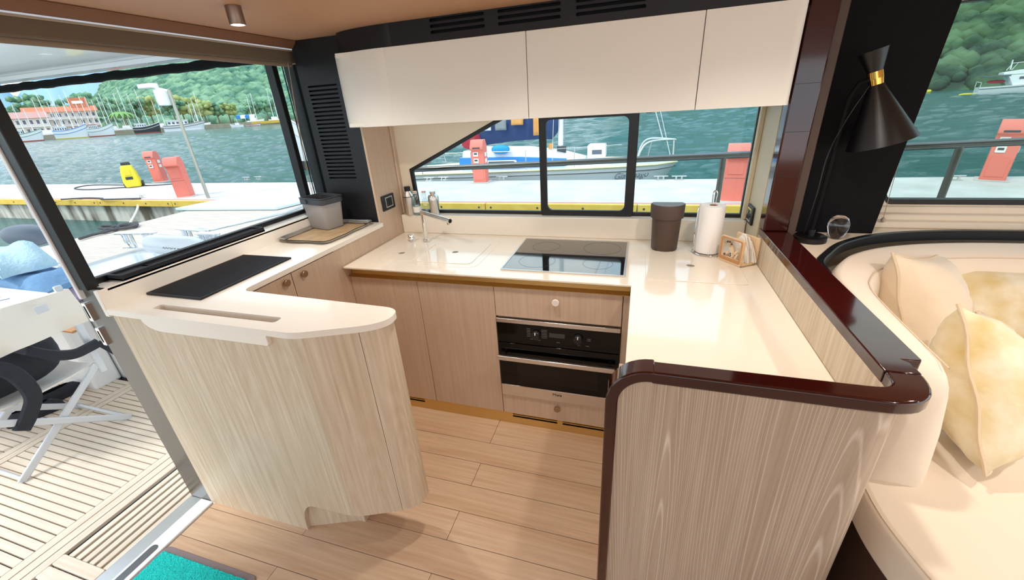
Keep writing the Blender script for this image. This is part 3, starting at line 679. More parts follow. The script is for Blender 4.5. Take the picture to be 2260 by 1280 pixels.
st = MB().prism(seatp + [(3.15, .05), (3.15, 2.1), (1.2, 2.05), (.82, 1.85), (.70, 1.6)], .475, .6).build('seat', 'fabric_sofa', sf, bevel=.022, seg=4)
MB().tube([(x+.012, y+.004, .597) for x, y in seatp], .0022, 5).build('seam', 'fabric_seam', st)
ins = [(x+.05, y+.03) for x, y in seatp]
MB().prism([(.68, 1.5)] + ins + [(3.1, .12), (3.1, 2.05), (1.2, 2.0), (.82, 1.8)], 0, .474).build('base', 'dark_wood_base', sf)

def pillow(name, label, C, r, u, w, h, th, m1, mp, group=None):
    r = Vector(r).normalized(); u = (Vector(u)-r*Vector(u).dot(r)).normalized(); n = r.cross(u)
    o = thing(name, label, 'cushion', C, group=group); N_ = 18; mb = MB(); C = Vector(C)
    for sgn in (1, -1):
        vs = []
        for i in range(N_+1):
            for j in range(N_+1):
                a = -1+2*i/N_; b = -1+2*j/N_
                e = max(0, (1-a*a)*(1-b*b))**.45
                x = a*w/2*(1-.10*(1-b*b)); y = b*h/2*(1-.10*(1-a*a))
                wob = .006*math.sin(7*a+3*b+sgn)*e + .004*math.sin(13*b-5*a)*e
                vs.append(C + r*x + u*y + n*sgn*(th/2*e+wob))
        fs = [(i*(N_+1)+j, (i+1)*(N_+1)+j, (i+1)*(N_+1)+j+1, i*(N_+1)+j+1) for i in range(N_) for j in range(N_)]
        mb.add(vs, fs if sgn > 0 else [f[::-1] for f in fs])
    mb.build('cover', m1, o, smooth=True, ang=120)
    e = []
    for k in range(64):
        s = k/16; q = s % 1; a, b = [(-1+2*q, -1), (1, -1+2*q), (1-2*q, 1), (-1, 1-2*q)][int(s)]
        e.append(C + r*a*w/2*(1-.10*(1-b*b)) + u*b*h/2*(1-.10*(1-a*a)) + n*.004*math.sin(k*.9))
    MB().tube(e, .0055, 6, closed=True).build('piping', mp, o, smooth=True)
    return o
pillow('cushion', 'cream crumpled cushion standing in the sofa corner', (1.065, 1.735, .80), (.75, .62, -.2), (-.12, .44, .89), .36, .44, .24, 'cushion_cream', 'cushion_piping', 'cushions on the sofa')
pillow('cushion', 'gold velvet cushion lying flat against the long backrest by the saloon window', (1.405, 1.90, .77), (1, .06, 0), (0, .42, .9), .46, .32, .17, 'cushion_velvet', 'cushion_piping', 'cushions on the sofa')
pillow('cushion', 'gold velvet cushion on the sofa seat beside the partition nose', (.985, 1.275, .79), (.66, .66, -.36), (-.07, .57, .82), .26, .45, .22, 'cushion_velvet', 'cushion_piping', 'cushions on the sofa')

# lamp on the shelf
lx, ly = .715, 1.95
la = thing('shelf_lamp', 'black double-cone lamp with brass collar on a round foot', 'lamp', (lx, ly, 1.0))
MB().lathe([(.061, 0), (.061, .020), (.056, .024), (.02, .024)], (lx, ly, 1.0), 32).build('foot', 'lamp_black', la, smooth=True)
MB().lathe([(.014, .024), (.014, .05)], (lx, ly, 1.0), 20).build('stem_socket', 'lamp_black', la, smooth=True)
MB().tube([(lx, ly, 1.05), (lx+.01, ly, 1.55), (lx+.03, ly+.0, 1.60), (lx+.065, ly, 1.612)], .008, 12).build('stem', 'black_leather', la, smooth=True)
ax = Vector((.30, -.05, -.95)).normalized(); hc = Vector((.793, 1.955, 1.612)); q = Vector((0, 0, -1)).rotation_difference(ax).to_matrix()
MB().lathe([(.022, -.022), (.0235, 0), (.024, .0), (.024, .024), (.0225, .024)], hc, 28, q.to_3x3()).build('collar', 'brass_polished', la, smooth=True)
MB().lathe([(.0215, .02), (.044, .095), (.042, .095), (.0195, .02)], hc, 28, q.to_3x3(), cap=False).build('upper_cone', 'lamp_black', la, smooth=True)
MB().lathe([(.0215, -.02), (.105, -.232), (.103, -.232), (.0195, -.02)], hc, 36, q.to_3x3(), cap=False).build('lower_cone', 'lamp_black', la, smooth=True)
MB().tube(spline([(.782, 1.95, 1.595), (.735, 1.945, 1.48), (.70, 1.94, 1.35), (.695, 1.935, 1.2), (.69, 1.95, 1.03)]), .002, 6).build('cable', 'black_trim', la)
kr = MB().lathe([(.012, 0), (.02, .002), (.03, .02), (.038, .05), (.038, .068), (.030, .088), (.016, .098), (.002, .1)], (.823, 1.99, 1.0), 24).build('glass_ornament', 'crystal', smooth=True)
tag(kr, 'clear egg-shaped glass ornament standing beside the lamp foot', 'ornament')

# ceiling lights (the one in view and unseen ones added to fill the room with light)
LH = .056
def ceiling_light(x, y, label, first):
    t = thing('ceiling_light', label, 'lamp', (x, y, CEIL-LH), group='ceiling spot lights')
    MB().lathe([(.0245, 0), (.0255, .002), (.0255, LH-.001)], (x, y, CEIL-LH), 24, cap=False).lathe([(.0255, LH-.002), (.0255, LH-.0005)], (x, y, CEIL-LH), 24).build('housing', 'lamp_bronze', t, smooth=True)
    MB().lathe([(.021, .003), (.0205, .006)], (x, y, CEIL-LH), 20).build('lens', 'lamp_emit', t)
    MB().ring([(x+.0245*math.cos(a), y+.0245*math.sin(a)) for a in [2*math.pi*i/24 for i in range(24)]], [(x+.0205*math.cos(a), y+.0205*math.sin(a)) for a in [2*math.pi*i/24 for i in range(24)]], CEIL-LH, CEIL-LH+.003).build('lens_ring', 'steel', t)
    ld = bpy.data.lights.new('spot_light', 'SPOT'); ld.energy = LAMP_W; ld.color = (1, .93, .85); ld.spot_size = math.radians(150); ld.spot_blend = .9; ld.shadow_soft_size = .03
    lo = bpy.data.objects.new('spot_light', ld); COL.objects.link(lo); lo.parent = t; lo.location = (0, 0, -.004)
    return t
LAMP_W = 17
ceiling_light(-1.379, 1.332, 'bronze cylinder spot light on the leather ceiling near the aft window', True)
for x, y in ((-.45, 1.28), (.42, 1.28), (1.3, 1.0), (1.3, .0), (2.2, .6)):
    ceiling_light(x, y, 'unseen bronze cylinder spot light added as fill along the leather ceiling', False)

# ================================================================ SMALL THINGS ON THE COUNTERS
def ribbed_mat(name, label, x0, x1, y0, y1, z, h, ribs_along_y, step):
    t = thing(name, label, 'mat', ((x0+x1)/2, (y0+y1)/2, z))
    MB().box(x0, x1, y0, y1, z, z+h*.6).build('base', 'black_rubber', t, bevel=.001)
    MB().ring([(x0, y0), (x1, y0), (x1, y1), (x0, y1)], [(x0+.008, y0+.008), (x1-.008, y0+.008), (x1-.008, y1-.008), (x0+.008, y1-.008)], z+h*.6, z+h).build('rim', 'black_rubber', t, bevel=.001)
    mb = MB()
    if ribs_along_y:
        x = x0+.012
        while x < x1-.012: mb.box(x, x+step*.45, y0+.01, y1-.01, z+h*.6, z+h*.95); x += step
    else:
        y = y0+.012
        while y < y1-.012: mb.box(x0+.01, x1-.01, y, y+step*.45, z+h*.6, z+h*.95); y += step
    r = mb.build('ribs', 'black_rubber', t); r['kind'] = 'stuff'
    return t
ribbed_mat('bar_mat', 'black ribbed rubber bar mat on the white aft counter', -1.79, -1.505, .94, 1.378, cz+.0005, .008, True, .006)
rm = thing('drip_mat', 'long narrow black ribbed rubber mat on the aft window sill', 'mat', (-1.84, 1.2, 1.0895))
MB().box(-1.888, -1.805, .90, 1.545, 1.0895, 1.096).build('base', 'black_rubber', rm)
MB().ring([(-1.888, .90), (-1.805, .90), (-1.805, 1.545), (-1.888, 1.545)], [(-1.88, .908), (-1.813, .908), (-1.813, 1.537), (-1.88, 1.537)], 1.0895, 1.112).build('rim', 'black_rubber', rm, bevel=.002)
rb = MB(); y = 1.02
while y < 1.53: rb.box(-1.879, -1.814, y, y+.0035, 1.096, 1.105); y += .008
rb.build('ribs', 'black_rubber', rm)['kind'] = 'stuff'
MB().box(-1.88, -1.813, .908, 1.01, 1.096, 1.104).build('logo_plate', 'black_rubber', rm, bevel=.002)

# serving tray and storage box
tz = cz+.0005
ty = thing('serving_tray', 'printed serving tray with a silver scalloped rim at the end of the aft counter', 'tray', (-1.65, 1.79, tz))
def scallop(x0, x1, y0, y1, r, amp, n=10):
    base = []; lp = rr(x0, x1, y0, y1, r, 4); m_ = len(lp)
    for i in range(m_):
        a = Vector(lp[i]); b = Vector(lp[(i+1) % m_]); k = max(1, int((b-a).length/.02))
        for j in range(k): base.append(a.lerp(b, j/k))
    c = Vector(((x0+x1)/2, (y0+y1)/2)); out = []
    for i, p in enumerate(base): d = (p-c).normalized(); out.append(tuple(p + d*amp*math.sin(i*.75)))
    return out
so_ = scallop(-1.795, -1.465, 1.575, 1.985, .045, .004); n_ = len(so_); cc = Vector((-1.63, 1.78))
def shrink(lp, k): return [tuple(cc+(Vector(p)-cc)*k) for p in lp]
MB().loft([[(x, y, tz+.020) for x, y in so_], [(x, y, tz+.017) for x, y in shrink(so_, .985)], [(x, y, tz+.005) for x, y in shrink(so_, .90)], [(x, y, tz) for x, y in shrink(so_, .89)], [(x, y, tz+.016) for x, y in shrink(so_, 1.0)]], cap=False).build('rim', 'tray_rim', ty, smooth=True)
MB().prism(shrink(so_, .90), tz, tz+.0055).build('base', 'tray_band', ty)
MB().prism(shrink(rr(-1.795, -1.465, 1.575, 1.985, .02), .80), tz+.0055, tz+.0065).build('printed_field', 'tray_print', ty)
bx_ = thing('storage_box', 'clear plastic storage box with a dark grey collar on the serving tray', 'container', (-1.70, 1.87, tz+.0065))
bz = tz+.0067; A_ = math.radians(-14); cx, cy = -1.703, 1.868
def rot(lp): return [(cx+(x-cx)*math.cos(A_)-(y-cy)*math.sin(A_), cy+(x-cx)*math.sin(A_)+(y-cy)*math.cos(A_)) for x, y in lp]
def bxl(h, k): return rot(rr(cx-h, cx+h, cy-h*.72, cy+h*.72, .018*k, 4))
rings = [[(x, y, z) for x, y in bxl(h, 1)] for h, z in ((.077, bz), (.079, bz+.003), (.094, bz+.155), (.0925, bz+.155), (.0775, bz+.005), (.07, bz+.004))]
MB().loft(rings).build('tub', 'plastic_clear', bx_, smooth=True)
MB().ring(bxl(.102, 1.2), bxl(.088, 1), bz+.142, bz+.172).build('collar', 'lid_grey', bx_, bevel=.003)
MB().ring(bxl(.104, 1.2), bxl(.090, 1), bz+.172, bz+.177).build('carry_handle', 'lid_grey', bx_, bevel=.002)
MB().ring(bxl(.079, 1), bxl(.07, 1), bz+.0, bz+.006).build('base_ring', 'lid_grey', bx_)
pv = rot([(cx-.03, cy-.0745)])[0]
MB().lathe([(.011, 0), (.011, .008)], (pv[0], pv[1], bz+.158), 14, Matrix.Rotation(A_, 3, 'Z') @ Matrix.Rotation(math.pi/2, 3, 'X')).build('handle_pivot', 'lid_grey', bx_, smooth=True)

# bottles at the sink corner
bz = 1.0055
t = thing('cocktail_shaker', 'tall steel cocktail shaker with black cap on the sill in the window corner', 'shaker', (-1.375, 2.244, bz)); c = (-1.375, 2.244, bz)
MB().lathe([(.030, 0), (.033, .004), (.034, .10), (.034, .112)], c, 28).build('cup', 'steel', t, smooth=True)
MB().lathe([(.0345, .112), (.0345, .116)], c, 28).build('seal', 'black_trim', t)
MB().lathe([(.033, .116), (.030, .125), (.019, .143), (.018, .147)], c, 28).build('shoulder', 'steel', t, smooth=True)
MB().lathe([(.018, .147), (.019, .168), (.020, .172), (.018, .174)], c, 24).build('cap', 'black_satin', t, smooth=True)
def swing(x, y, zr, label, body):
    t = thing('swing_top_bottle', label, 'bottle', (x, y, bz)); c = (x, y, bz)
    MB().lathe([(.023, 0), (.025, .004), (.025, .06), (.022, .078), (.011, .105), (.010, .135)], c, 20).build('glass', 'bottle_glass', t, smooth=True)
    MB().lathe([(.0115, .135), (.0125, .138), (.0125, .147)], c, 16).build('stopper', 'label_white', t, smooth=True)
    MB().lathe([(.0127, .141), (.0127, .145)], c, 16).build('stopper_ring', 'bottle_red', t)
    MB().tube([(x+.013, y-.004, bz+.144), (x+.017, y-.006, bz+.11), (x+.012, y-.012, bz+.098)], .001, 5).tube([(x-.013, y-.004, bz+.144), (x-.017, y-.006, bz+.11), (x-.012, y-.012, bz+.098)], .001, 5).build('wire', 'steel', t)
    if body: MB().lathe([(.0253, .02), (.0253, .055)], c, 20, cap=False).build('label_band', 'label_white', t)
    return t
swing(-1.318, 2.232, 0, 'swing-top glass bottle with a white label beside the tall black-capped shaker', True)
swing(-1.263, 2.243, 0, 'plain clear swing-top glass bottle beside the small steel shaker', False)
t = thing('cobbler_shaker', 'small all-steel cobbler shaker on the sill right of the glass bottles', 'shaker', (-1.203, 2.242, bz)); c = (-1.203, 2.242, bz)
MB().lathe([(.024, 0), (.026, .003), (.032, .088), (.034, .09), (.034, .094)], c, 28).build('cup', 'steel', t, smooth=True)
MB().lathe([(.033, .094), (.033, .11), (.028, .122), (.017, .129)], c, 28).build('strainer', 'steel', t, smooth=True)
MB().lathe([(.016, .128), (.0165, .14), (.0185, .143), (.0175, .146)], c, 24).build('cap', 'steel', t, smooth=True)

# brown canister
t = thing('canister', 'brown plastic kitchen canister with overhanging D-shaped lid on the worktop', 'canister', (.144, 2.075, WZ+.0005)); z = WZ+.0005
def D(w, d, x=.144, y=2.12): return [(x-w, y-.02), (x-w*.92, y-.0)] + [(x-w*.75, y), (x+w*.75, y), (x+w*.92, y), (x+w, y-.02)] + [(x+w*math.cos(a), y-.02-d*math.sin(a)) for a in [math.pi*i/14 for i in range(1, 14)]]
MB().loft([[(x, y, z) for x, y in D(.060, .062)], [(x, y, z+.004) for x, y in D(.063, .066)], [(x, y, z+.175) for x, y in D(.069, .071)]]).build('tub', 'brown_plastic', t, smooth=True)
MB().loft([[(x, y, z+.165) for x, y in D(.078, .079)], [(x, y, z+.225) for x, y in D(.080, .081)], [(x, y, z+.230) for x, y in D(.077, .078)]]).build('lid', 'brown_plastic', t, smooth=True)
MB().prism(D(.074, .075), z+.230, z+.2315).build('lid_top', 'brown_lid', t)

# kitchen roll
t = thing('roll_holder', 'chrome wire kitchen roll holder on the worktop', 'holder', (.339, 2.052, WZ+.0032)); z = WZ+.0035
MB().tube([(.339+.066*math.cos(a), 2.052+.066*math.sin(a), z+.004) for a in [2*math.pi*i/32 for i in range(32)]], .003, 8, closed=True).build('base_ring', 'chrome', t, smooth=True)
MB().tube([(.339-.066, 2.052, z+.004), (.339+.066, 2.052, z+.004)], .003, 8).tube([(.339, 1.986, z+.004), (.339, 2.118, z+.004)], .003, 8).build('base_cross', 'chrome', t, smooth=True)
MB().tube(spline([(.332, 2.052, z+.004), (.332, 2.052, z+.26), (.330, 2.052, z+.285), (.339, 2.052, z+.300), (.348, 2.052, z+.285), (.346, 2.052, z+.26), (.346, 2.052, z+.22)]), .0025, 8).build('loop', 'chrome', t, smooth=True)
MB().tube(spline([(.277, 2.03, z+.004), (.272, 2.035, z+.1), (.276, 2.045, z+.215), (.283, 2.05, z+.228)]), .0025, 8).build('side_arm', 'chrome', t, smooth=True)
kr = thing('kitchen_roll', 'white paper kitchen roll on the chrome wire holder', 'paper roll', (.339, 2.052, z+.008))
circ = lambda r: [(.339+r*math.cos(a), 2.052+r*math.sin(a)) for a in [2*math.pi*i/40 for i in range(40)]]
MB().ring(circ(.054), circ(.018), z+.008, z+.232).build('paper', 'paper', kr, smooth=True)
MB().ring(circ(.0185), circ(.0165), z+.0085, z+.231).build('core', 'wood_brown', kr, smooth=True)
MB().prism([(.287, 2.035), (.281, 2.045), (.282, 2.075), (.29, 2.09), (.291, 2.088), (.284, 2.074), (.283, 2.046), (.2885, 2.036)], z+.009, z+.23).build('loose_sheet', 'paper', kr, smooth=True)

# napkin holder, turned towards the window corner
nh = thing('napkin_holder', 'light wood napkin holder with a cut-out fork and flower front', 'holder', (.452, 1.942, WZ+.0032), rz=math.radians(-54))
FW = .062
MB().box(-FW, FW, -.036, .040, 0, .012).build('base', 'holder_wood', nh, bevel=.002)
MB().plate(rr(-FW, FW, .001, .118, .006), [rr(-FW+.011, FW-.011, .026, .108, .007)], -.048, -.036, 'y').build('front_frame', 'holder_wood', nh, bevel=.002)
MB().plate(rr(-FW+.003, FW-.003, .010, .1145, .008), [rr(-FW+.0115, FW-.0115, .0255, .1085, .007)], -.0495, -.0478, 'y').build('frame_edge', 'wood_brown', nh)
MB().prism(rr(-FW, FW, .001, .118, .006), .040, .050, 'y').build('back_board', 'holder_wood', nh, bevel=.002)
cut = MB()
cut.bar((-.012, -.043, .085), (.016, -.043, .045), .006, .009).bar((.006, -.043, .030), (.016, -.043, .046), .006, .009).bar((.016, -.043, .046), (.034, -.043, .068), .006, .009)
cut.bar((-.022, -.043, .098), (-.005, -.043, .076), .006, .012).bar((.026, -.043, .028), (.034, -.043, .05), .006, .008).bar((-.04, -.043, .030), (-.02, -.043, .045), .006, .012)
cut.build('cutout_motif', 'holder_wood', nh)
for x, z in ((-.022, .096), (-.010, .098), (.001, .090), (-.03, .036)): MB().lathe([(.0048, -.0012), (.0048, .0012)], (x, -.0492, z), 10, Matrix.Rotation(math.pi/2, 3, 'X')).build('motif_dot', 'dark_wood_base', nh)
for k, (y, w, h, dx) in enumerate(((-.022, .05, .108, .004), (-.010, .054, .122, .012), (.004, .052, .132, .006), (.018, .055, .118, .014), (.029, .05, .10, .02))):
    nk = thing('paper_napkin', 'folded flower-print paper napkin standing in the wooden holder', 'napkin', nh.location[:], rz=nh.rotation_euler[2], group='napkins in the wooden holder')
    pts = [(-w+dx, .0125), (w+dx*1.2, .0125), (w*.75+dx, h*.55), (w*.25+dx, h), (-w*.05+dx, h*1.02), (-w*.6+dx, h*.7)]
    MB().prism(pts, y-.0035, y+.0035, 'y').build('sheet', 'napkin', nk, bevel=.0015)
    mb = MB()
    for _ in range(9):
        a = random.uniform(-w*.5, w*.6)+dx; b = random.uniform(.02, h*.5); mb.lathe([(.0035, -.0003), (.0035, .0003)], (a, y-.0039, b), 7, Matrix.Rotation(math.pi/2, 3, 'X'))
    mb.build('printed_flowers', 'napkin_print', nk)['kind'] = 'stuff'

# door mat
dm = thing('door_mat', 'turquoise loop door mat with a grey felt border by the cockpit door', 'mat', (-1.5, .3, 0))
MB().prism(rr(-1.79, -1.30, .0, .612, .025), .0005, .006).build('border', 'mat_grey', dm, bevel=.002)
g = MB(); nx, ny = 60, 74; vs = []
for i in range(nx+1):
    for j in range(ny+1): vs.append((-1.775+.44*i/nx, .015+.572*j/ny, .0125+random.uniform(-.0022, .0022)))
g.add(vs, [(i*(ny+1)+j, (i+1)*(ny+1)+j, (i+1)*(ny+1)+j+1, i*(ny+1)+j+1) for i in range(nx) for j in range(ny)])
g.box(-1.775, -1.335, .015, .587, .006, .0105)
g.build('pile', 'mat_turquoise', dm, smooth=True)['kind'] = 'stuff'
# ================================================================ COCKPIT (aft deck outside the door)
dk = thing('floor_cockpit', None, None, (0, 0, 0), kind='structure')
MB().box(-6.2, -1.94, -2.4, 1.75, -.10, -.02).build('deck_base', 'caulk', dk)
# planks run fore-and-aft; margin boards run athwart
y = 1.42; k = 0
seg = [(-6.1, -4.6), (-4.596, -3.30), (-3.195, -2.345)]
while y > -.9:
    for a, b in seg:
        o = MB().box(-(b-a)/2+.002, (b-a)/2-.002, -.0152, .0152, -.02, -.004).build('deck_plank', 'teak', dk); o.location = Vector(((a+b)/2, y-.018, 0))-OFF[dk.name]
    y -= .036; k += 1
for a, b in ((-3.30, -3.25), (-3.246, -3.20), (-2.345, -2.30), (-2.296, -2.252), (-2.248, -2.205)):
    MB().box(a+.001, b-.001, -2.3, 1.44, -.02, -.004).build('margin_board', 'teak_y', dk)
gr = thing('deck_grating', 'teak slatted grating let into the deck outside the door', 'grating', (-2.08, .75, -.02))
for y0, y1 in ((.475, 1.40), (-.55, .425)):
    for x in (-2.182, -2.139, -2.097, -2.055, -2.012, -1.970):
        MB().box(x+.003, x+.031, y0, y1, -.02, -.005).build('slat', 'teak_y', gr, bevel=.002)
MB().prism(rr(-2.203, -1.945, .430, .474, .008), -.02, -.003).build('end_board', 'teak', gr, bevel=.002)
MB().prism(rr(-2.203, -1.945, .377, .424, .008), -.02, -.003).build('end_board', 'teak', gr, bevel=.002)

cm = thing('cockpit_coaming', 'white moulded side coaming of the cockpit below the aft window', 'coaming', (-3.3, 2.1, 0))
MB().prism([(-5.0, -.1), (-5.0, .30), (-4.72, .52), (-4.35, .57), (-1.96, .60), (-1.96, -.1)], 1.46, 2.75, 'y').build('moulding', 'gelcoat', cm, bevel=.03, seg=3)
MB().prism([(-3.4, 0), (-1.96, 0), (-1.96, .62), (-3.2, .62)], 1.445, 1.46, 'y').build('locker_front', 'gelcoat', cm, bevel=.004)
MB().box(-3.25, -2.0, 1.442, 1.4455, .40, .403).build('locker_joint', 'caulk', cm)
MB().prism([(-4.2, .6), (-1.96, .6), (-1.96, .95), (-2.6, .82), (-3.4, .68)], 2.72, 2.745, 'y').build('bulwark_wing', 'gelcoat', cm, bevel=.008)
MB().tube([(-3.9, 2.74, .68), (-2.9, 2.74, .87), (-2.0, 2.74, 1.13)], .011, 10).build('grab_rail', 'chrome', cm, smooth=True)
def cleat(x, y, z, L, rz, label):
    t = thing('mooring_cleat', label, 'cleat', (x, y, z), rz=rz, group='cleats on the cockpit coaming')
    MB().prism(rr(-L/2, L/2, -.035, .035, .034, 6), .13, .145).build('top_plate', 'chrome', t, bevel=.005)
    for sx in (-1, 1):
        MB().lathe([(.03, 0), (.022, .01), (.021, .12), (.028, .13)], (sx*L*.26, -.012, 0), 16).build('post', 'chrome', t, smooth=True)
        MB().lathe([(.014, 0), (.014, .13)], (sx*L*.26+.035, .014, 0), 12).build('post', 'chrome', t, smooth=True)
    MB().prism(rr(-L*.42, L*.42, -.04, .04, .03, 5), 0, .008).build('foot_plate', 'chrome', t)
cleat(-4.45, 2.47, .585, .46, .12, 'long chrome mooring cleat at the aft end of the coaming')
cleat(-3.92, 2.62, .59, .46, -.1, 'long chrome mooring cleat beside the inflatable tube')
cleat(-3.58, 2.5, .596, .26, .0, 'short chrome mooring cleat nearest the bulwark wing')
ft = thing('inflatable_tube', 'white inflatable tube with lettering lying by the cleats', 'inflatable', (-3.72, 2.30, .6), rz=-.05)
MB().lathe([(.03, -.34), (.075, -.30), (.085, -.2), (.085, .25), (.06, .32), (.02, .34)], (0, 0, .086), 20, Matrix.Rotation(math.pi/2, 3, 'Y')).build('tube', 'gelcoat', ft, smooth=True)
text('lettering', 'ZODIAC', .062, 'steel_dark', ft, facing((.10, -.079, .105), (1, 0, 0), (0, .5, .86)), .001)
hr = thing('stern_handle', 'stainless tube handle at the aft end of the coaming', 'handle', (-4.75, 2.0, .42))
MB().tube([(-4.80, 1.95, .44), (-4.80, 1.95, .66)], .022, 12).tube([(-4.80, 1.95, .6), (-4.66, 2.0, .53)], .012, 8).build('tube', 'chrome', hr, smooth=True)
MB().tube(spline([(-4.35, 1.7, .56), (-4.4, 1.72, .66), (-4.25, 1.8, .68), (-4.2, 1.78, .57)]), .014, 8).build('bow_loop', 'chrome', hr, smooth=True)

ht = thing('hardtop', 'white glossy hardtop roof over the cockpit with black edging', 'roof', (-4, .6, 2.02))
MB().plate([(-6.4, -2.7), (-1.97, -2.7), (-1.97, 2.52), (-6.4, 2.52)], [rr(-5.9, -2.5, -2.1, 1.0, .2)], 2.045, 2.12).build('shell', 'gelcoat', ht, bevel=.01)
MB().prism([(2.36, 2.044), (2.52, 2.044), (2.52, 2.02), (2.40, 2.02)], -6.4, -1.97, 'x').build('edge_lip', 'gelcoat', ht)
for k in range(14): MB().lathe([(.007, 0), (.007, .004)], (-6.2+k*.31, 2.42, 2.016), 8).build('snap_fastener', 'steel', ht)
ec = thing('rolled_curtain', 'black rolled side curtain hanging along the hardtop edge', 'curtain', (-4.1, 2.48, 1.96))
rg = []
for i in range(60):
    x = -6.4+4.43*i/59; r = .030+.002*math.sin(i*1.7)+.002*math.sin(i*4.1); rg.append((x, 2.48, 1.978-.002*math.sin(i*.9), r))
MB().tube([p[:3] for p in rg], [p[3] for p in rg], 10).build('roll', 'black_leather', ec, smooth=True)

# director's chair with its back to the door
chx = -2.9

dc = thing('director_chair', 'aluminium folding director chair with white canvas back standing on the teak deck', 'chair', (chx-.2, .93, -.004))
def legs(x, side):
    MB().bar((x, .68, .0), (x, 1.17, .39), .016, .036).build('leg', 'silver_satin', dc, bevel=.006)
    MB().bar((x+.018, 1.175, .0), (x+.018, .68, .385), .016, .036).build('leg', 'silver_satin', dc, bevel=.006)
legs(chx, 1); legs(chx-.45, -1)
for y in (.69, 1.16): MB().tube([(chx+.01, y, .02), (chx-.44, y, .02)], .009, 8).build('stretcher', 'silver_satin', dc, smooth=True)
for y in (.675, 1.178):
    MB().bar((chx+.004, y, .33), (chx-.01, y+.012, .87), .034, .018).build('back_post', 'silver_satin', dc, bevel=.005)
    MB().bar((chx-.45, y, .33), (chx-.45, y, .60), .034, .018).build('arm_post', 'silver_satin', dc, bevel=.005)
    MB().bar((chx-.02, y, .605), (chx-.50, y, .605), .05, .014).build('armrest', 'wood_brown', dc, bevel=.004)
sg_ = []
for i in range(13):
    t = i/12; y = .66+.56*t; s_ = .035*math.sin(math.pi*t)
    sg_.append([(chx-.03-s_, y, .838), (chx+.005-s_*1.0+.012*math.sin(9*t), y, .842), (chx+.03-s_+.010*math.sin(14*t), y, .75), (chx+.035-s_+.012*math.sin(11*t+1), y, .65-.03*(1-t)), (chx+.02-s_, y, .645-.03*(1-t)), (chx-.02-s_, y, .75)])
cb = MB().loft(sg_).build('canvas_back', 'canvas_white', dc, smooth=True, ang=60)
MB().box(chx+.031, chx+.036, 1.05, 1.10, .775, .815).build('care_label', 'silver_satin', cb)
MB().loft([[(chx-.02-.43*i/6, y, .40-.025*math.sin(math.pi*i/6)-.02*math.sin(math.pi*(y-.68)/.5)) for y in (.68, .8, .93, 1.05, 1.17)] + [(chx-.02-.43*i/6, y, .392-.025*math.sin(math.pi*i/6)-.02*math.sin(math.pi*(y-.68)/.5)) for y in (1.17, 1.05, .93, .8, .68)] for i in range(7)]).build('canvas_seat', 'canvas_white', dc, smooth=True)
bg_ = thing('backpack', 'black backpack with padded straps sitting on the director chair', 'bag', (chx-.2, .92, .38))
def blob(c, s, n=14, m_=10, e=.7):
    vs = []; c = Vector(c)
    for i in range(m_+1):
        ph = -math.pi/2+math.pi*i/m_
        for j in range(n):
            th = 2*math.pi*j/n; sg = lambda v: math.copysign(abs(v)**e, v)
            vs.append(c+Vector((s[0]*sg(math.cos(ph))*sg(math.cos(th)), s[1]*sg(math.cos(ph))*sg(math.sin(th)), s[2]*sg(math.sin(ph)))))
    return MB().add(vs, [(i*n+j, i*n+(j+1) % n, (i+1)*n+(j+1) % n, (i+1)*n+j) for i in range(m_) for j in range(n)])
blob((chx-.20, .88, .53), (.13, .25, .145), 24, 16).build('body', 'bag_black', bg_, smooth=True)
def flatstrap(pts, w, th, nrm): # padded strap
    P = spline(pts, 6); rings = []
    for i, p in enumerate(P):
        d = (P[min(i+1, len(P)-1)]-P[max(i-1, 0)]).normalized(); a = d.cross(Vector(nrm)).normalized(); b = Vector(nrm)
        rings.append([p-a*w/2, p-a*w/2*.8+b*th, p+a*w/2*.8+b*th, p+a*w/2, p-b*th*.2])
    return MB().loft(rings)
flatstrap([(chx-.06, .80, .63), (chx+.035, .86, .56), (chx+.05, .875, .42), (chx+.03, .83, .32), (chx+.02, .78, .26)], .07, .016, (1, 0, 0)).build('strap', 'bag_black', bg_, smooth=True)
flatstrap([(chx-.06, .94, .64), (chx+.035, 1.0, .57), (chx+.05, 1.08, .52), (chx+.045, 1.15, .515), (chx+.045, 1.20, .52)], .055, .016, (1, 0, 0)).build('strap', 'bag_black', bg_, smooth=True)
MB().bar((chx+.045, 1.20, .52), (chx+.04, 1.27, .38), .004, .028).build('webbing', 'bag_black', bg_)
for i, (x, y) in enumerate(((-3.52, 1.02), (-3.60, 1.17))):
    t = thing('deck_shoe', ('black deck shoe standing close to the chair leg', 'black deck shoe standing close to the white bench')[i], 'shoe', (x, y, -.004), rz=1.2+.3*i, group='black shoes on the deck')
    MB().prism(rr(-.13, .13, -.045, .045, .042, 5), 0, .018).build('sole', 'black_rubber', t, bevel=.004)
    MB().loft([[(.128*k*math.cos(a)-.01*(1-k), .043*k*math.sin(a), z) for a in [2*math.pi*j/16 for j in range(16)]] for k, z in ((1, .018), (.98, .045), (.8, .07), (.62, .078))], cap=False).build('upper', 'bag_black', t, smooth=True)

for o_ in (dc, bg_): o_.location.y -= .02
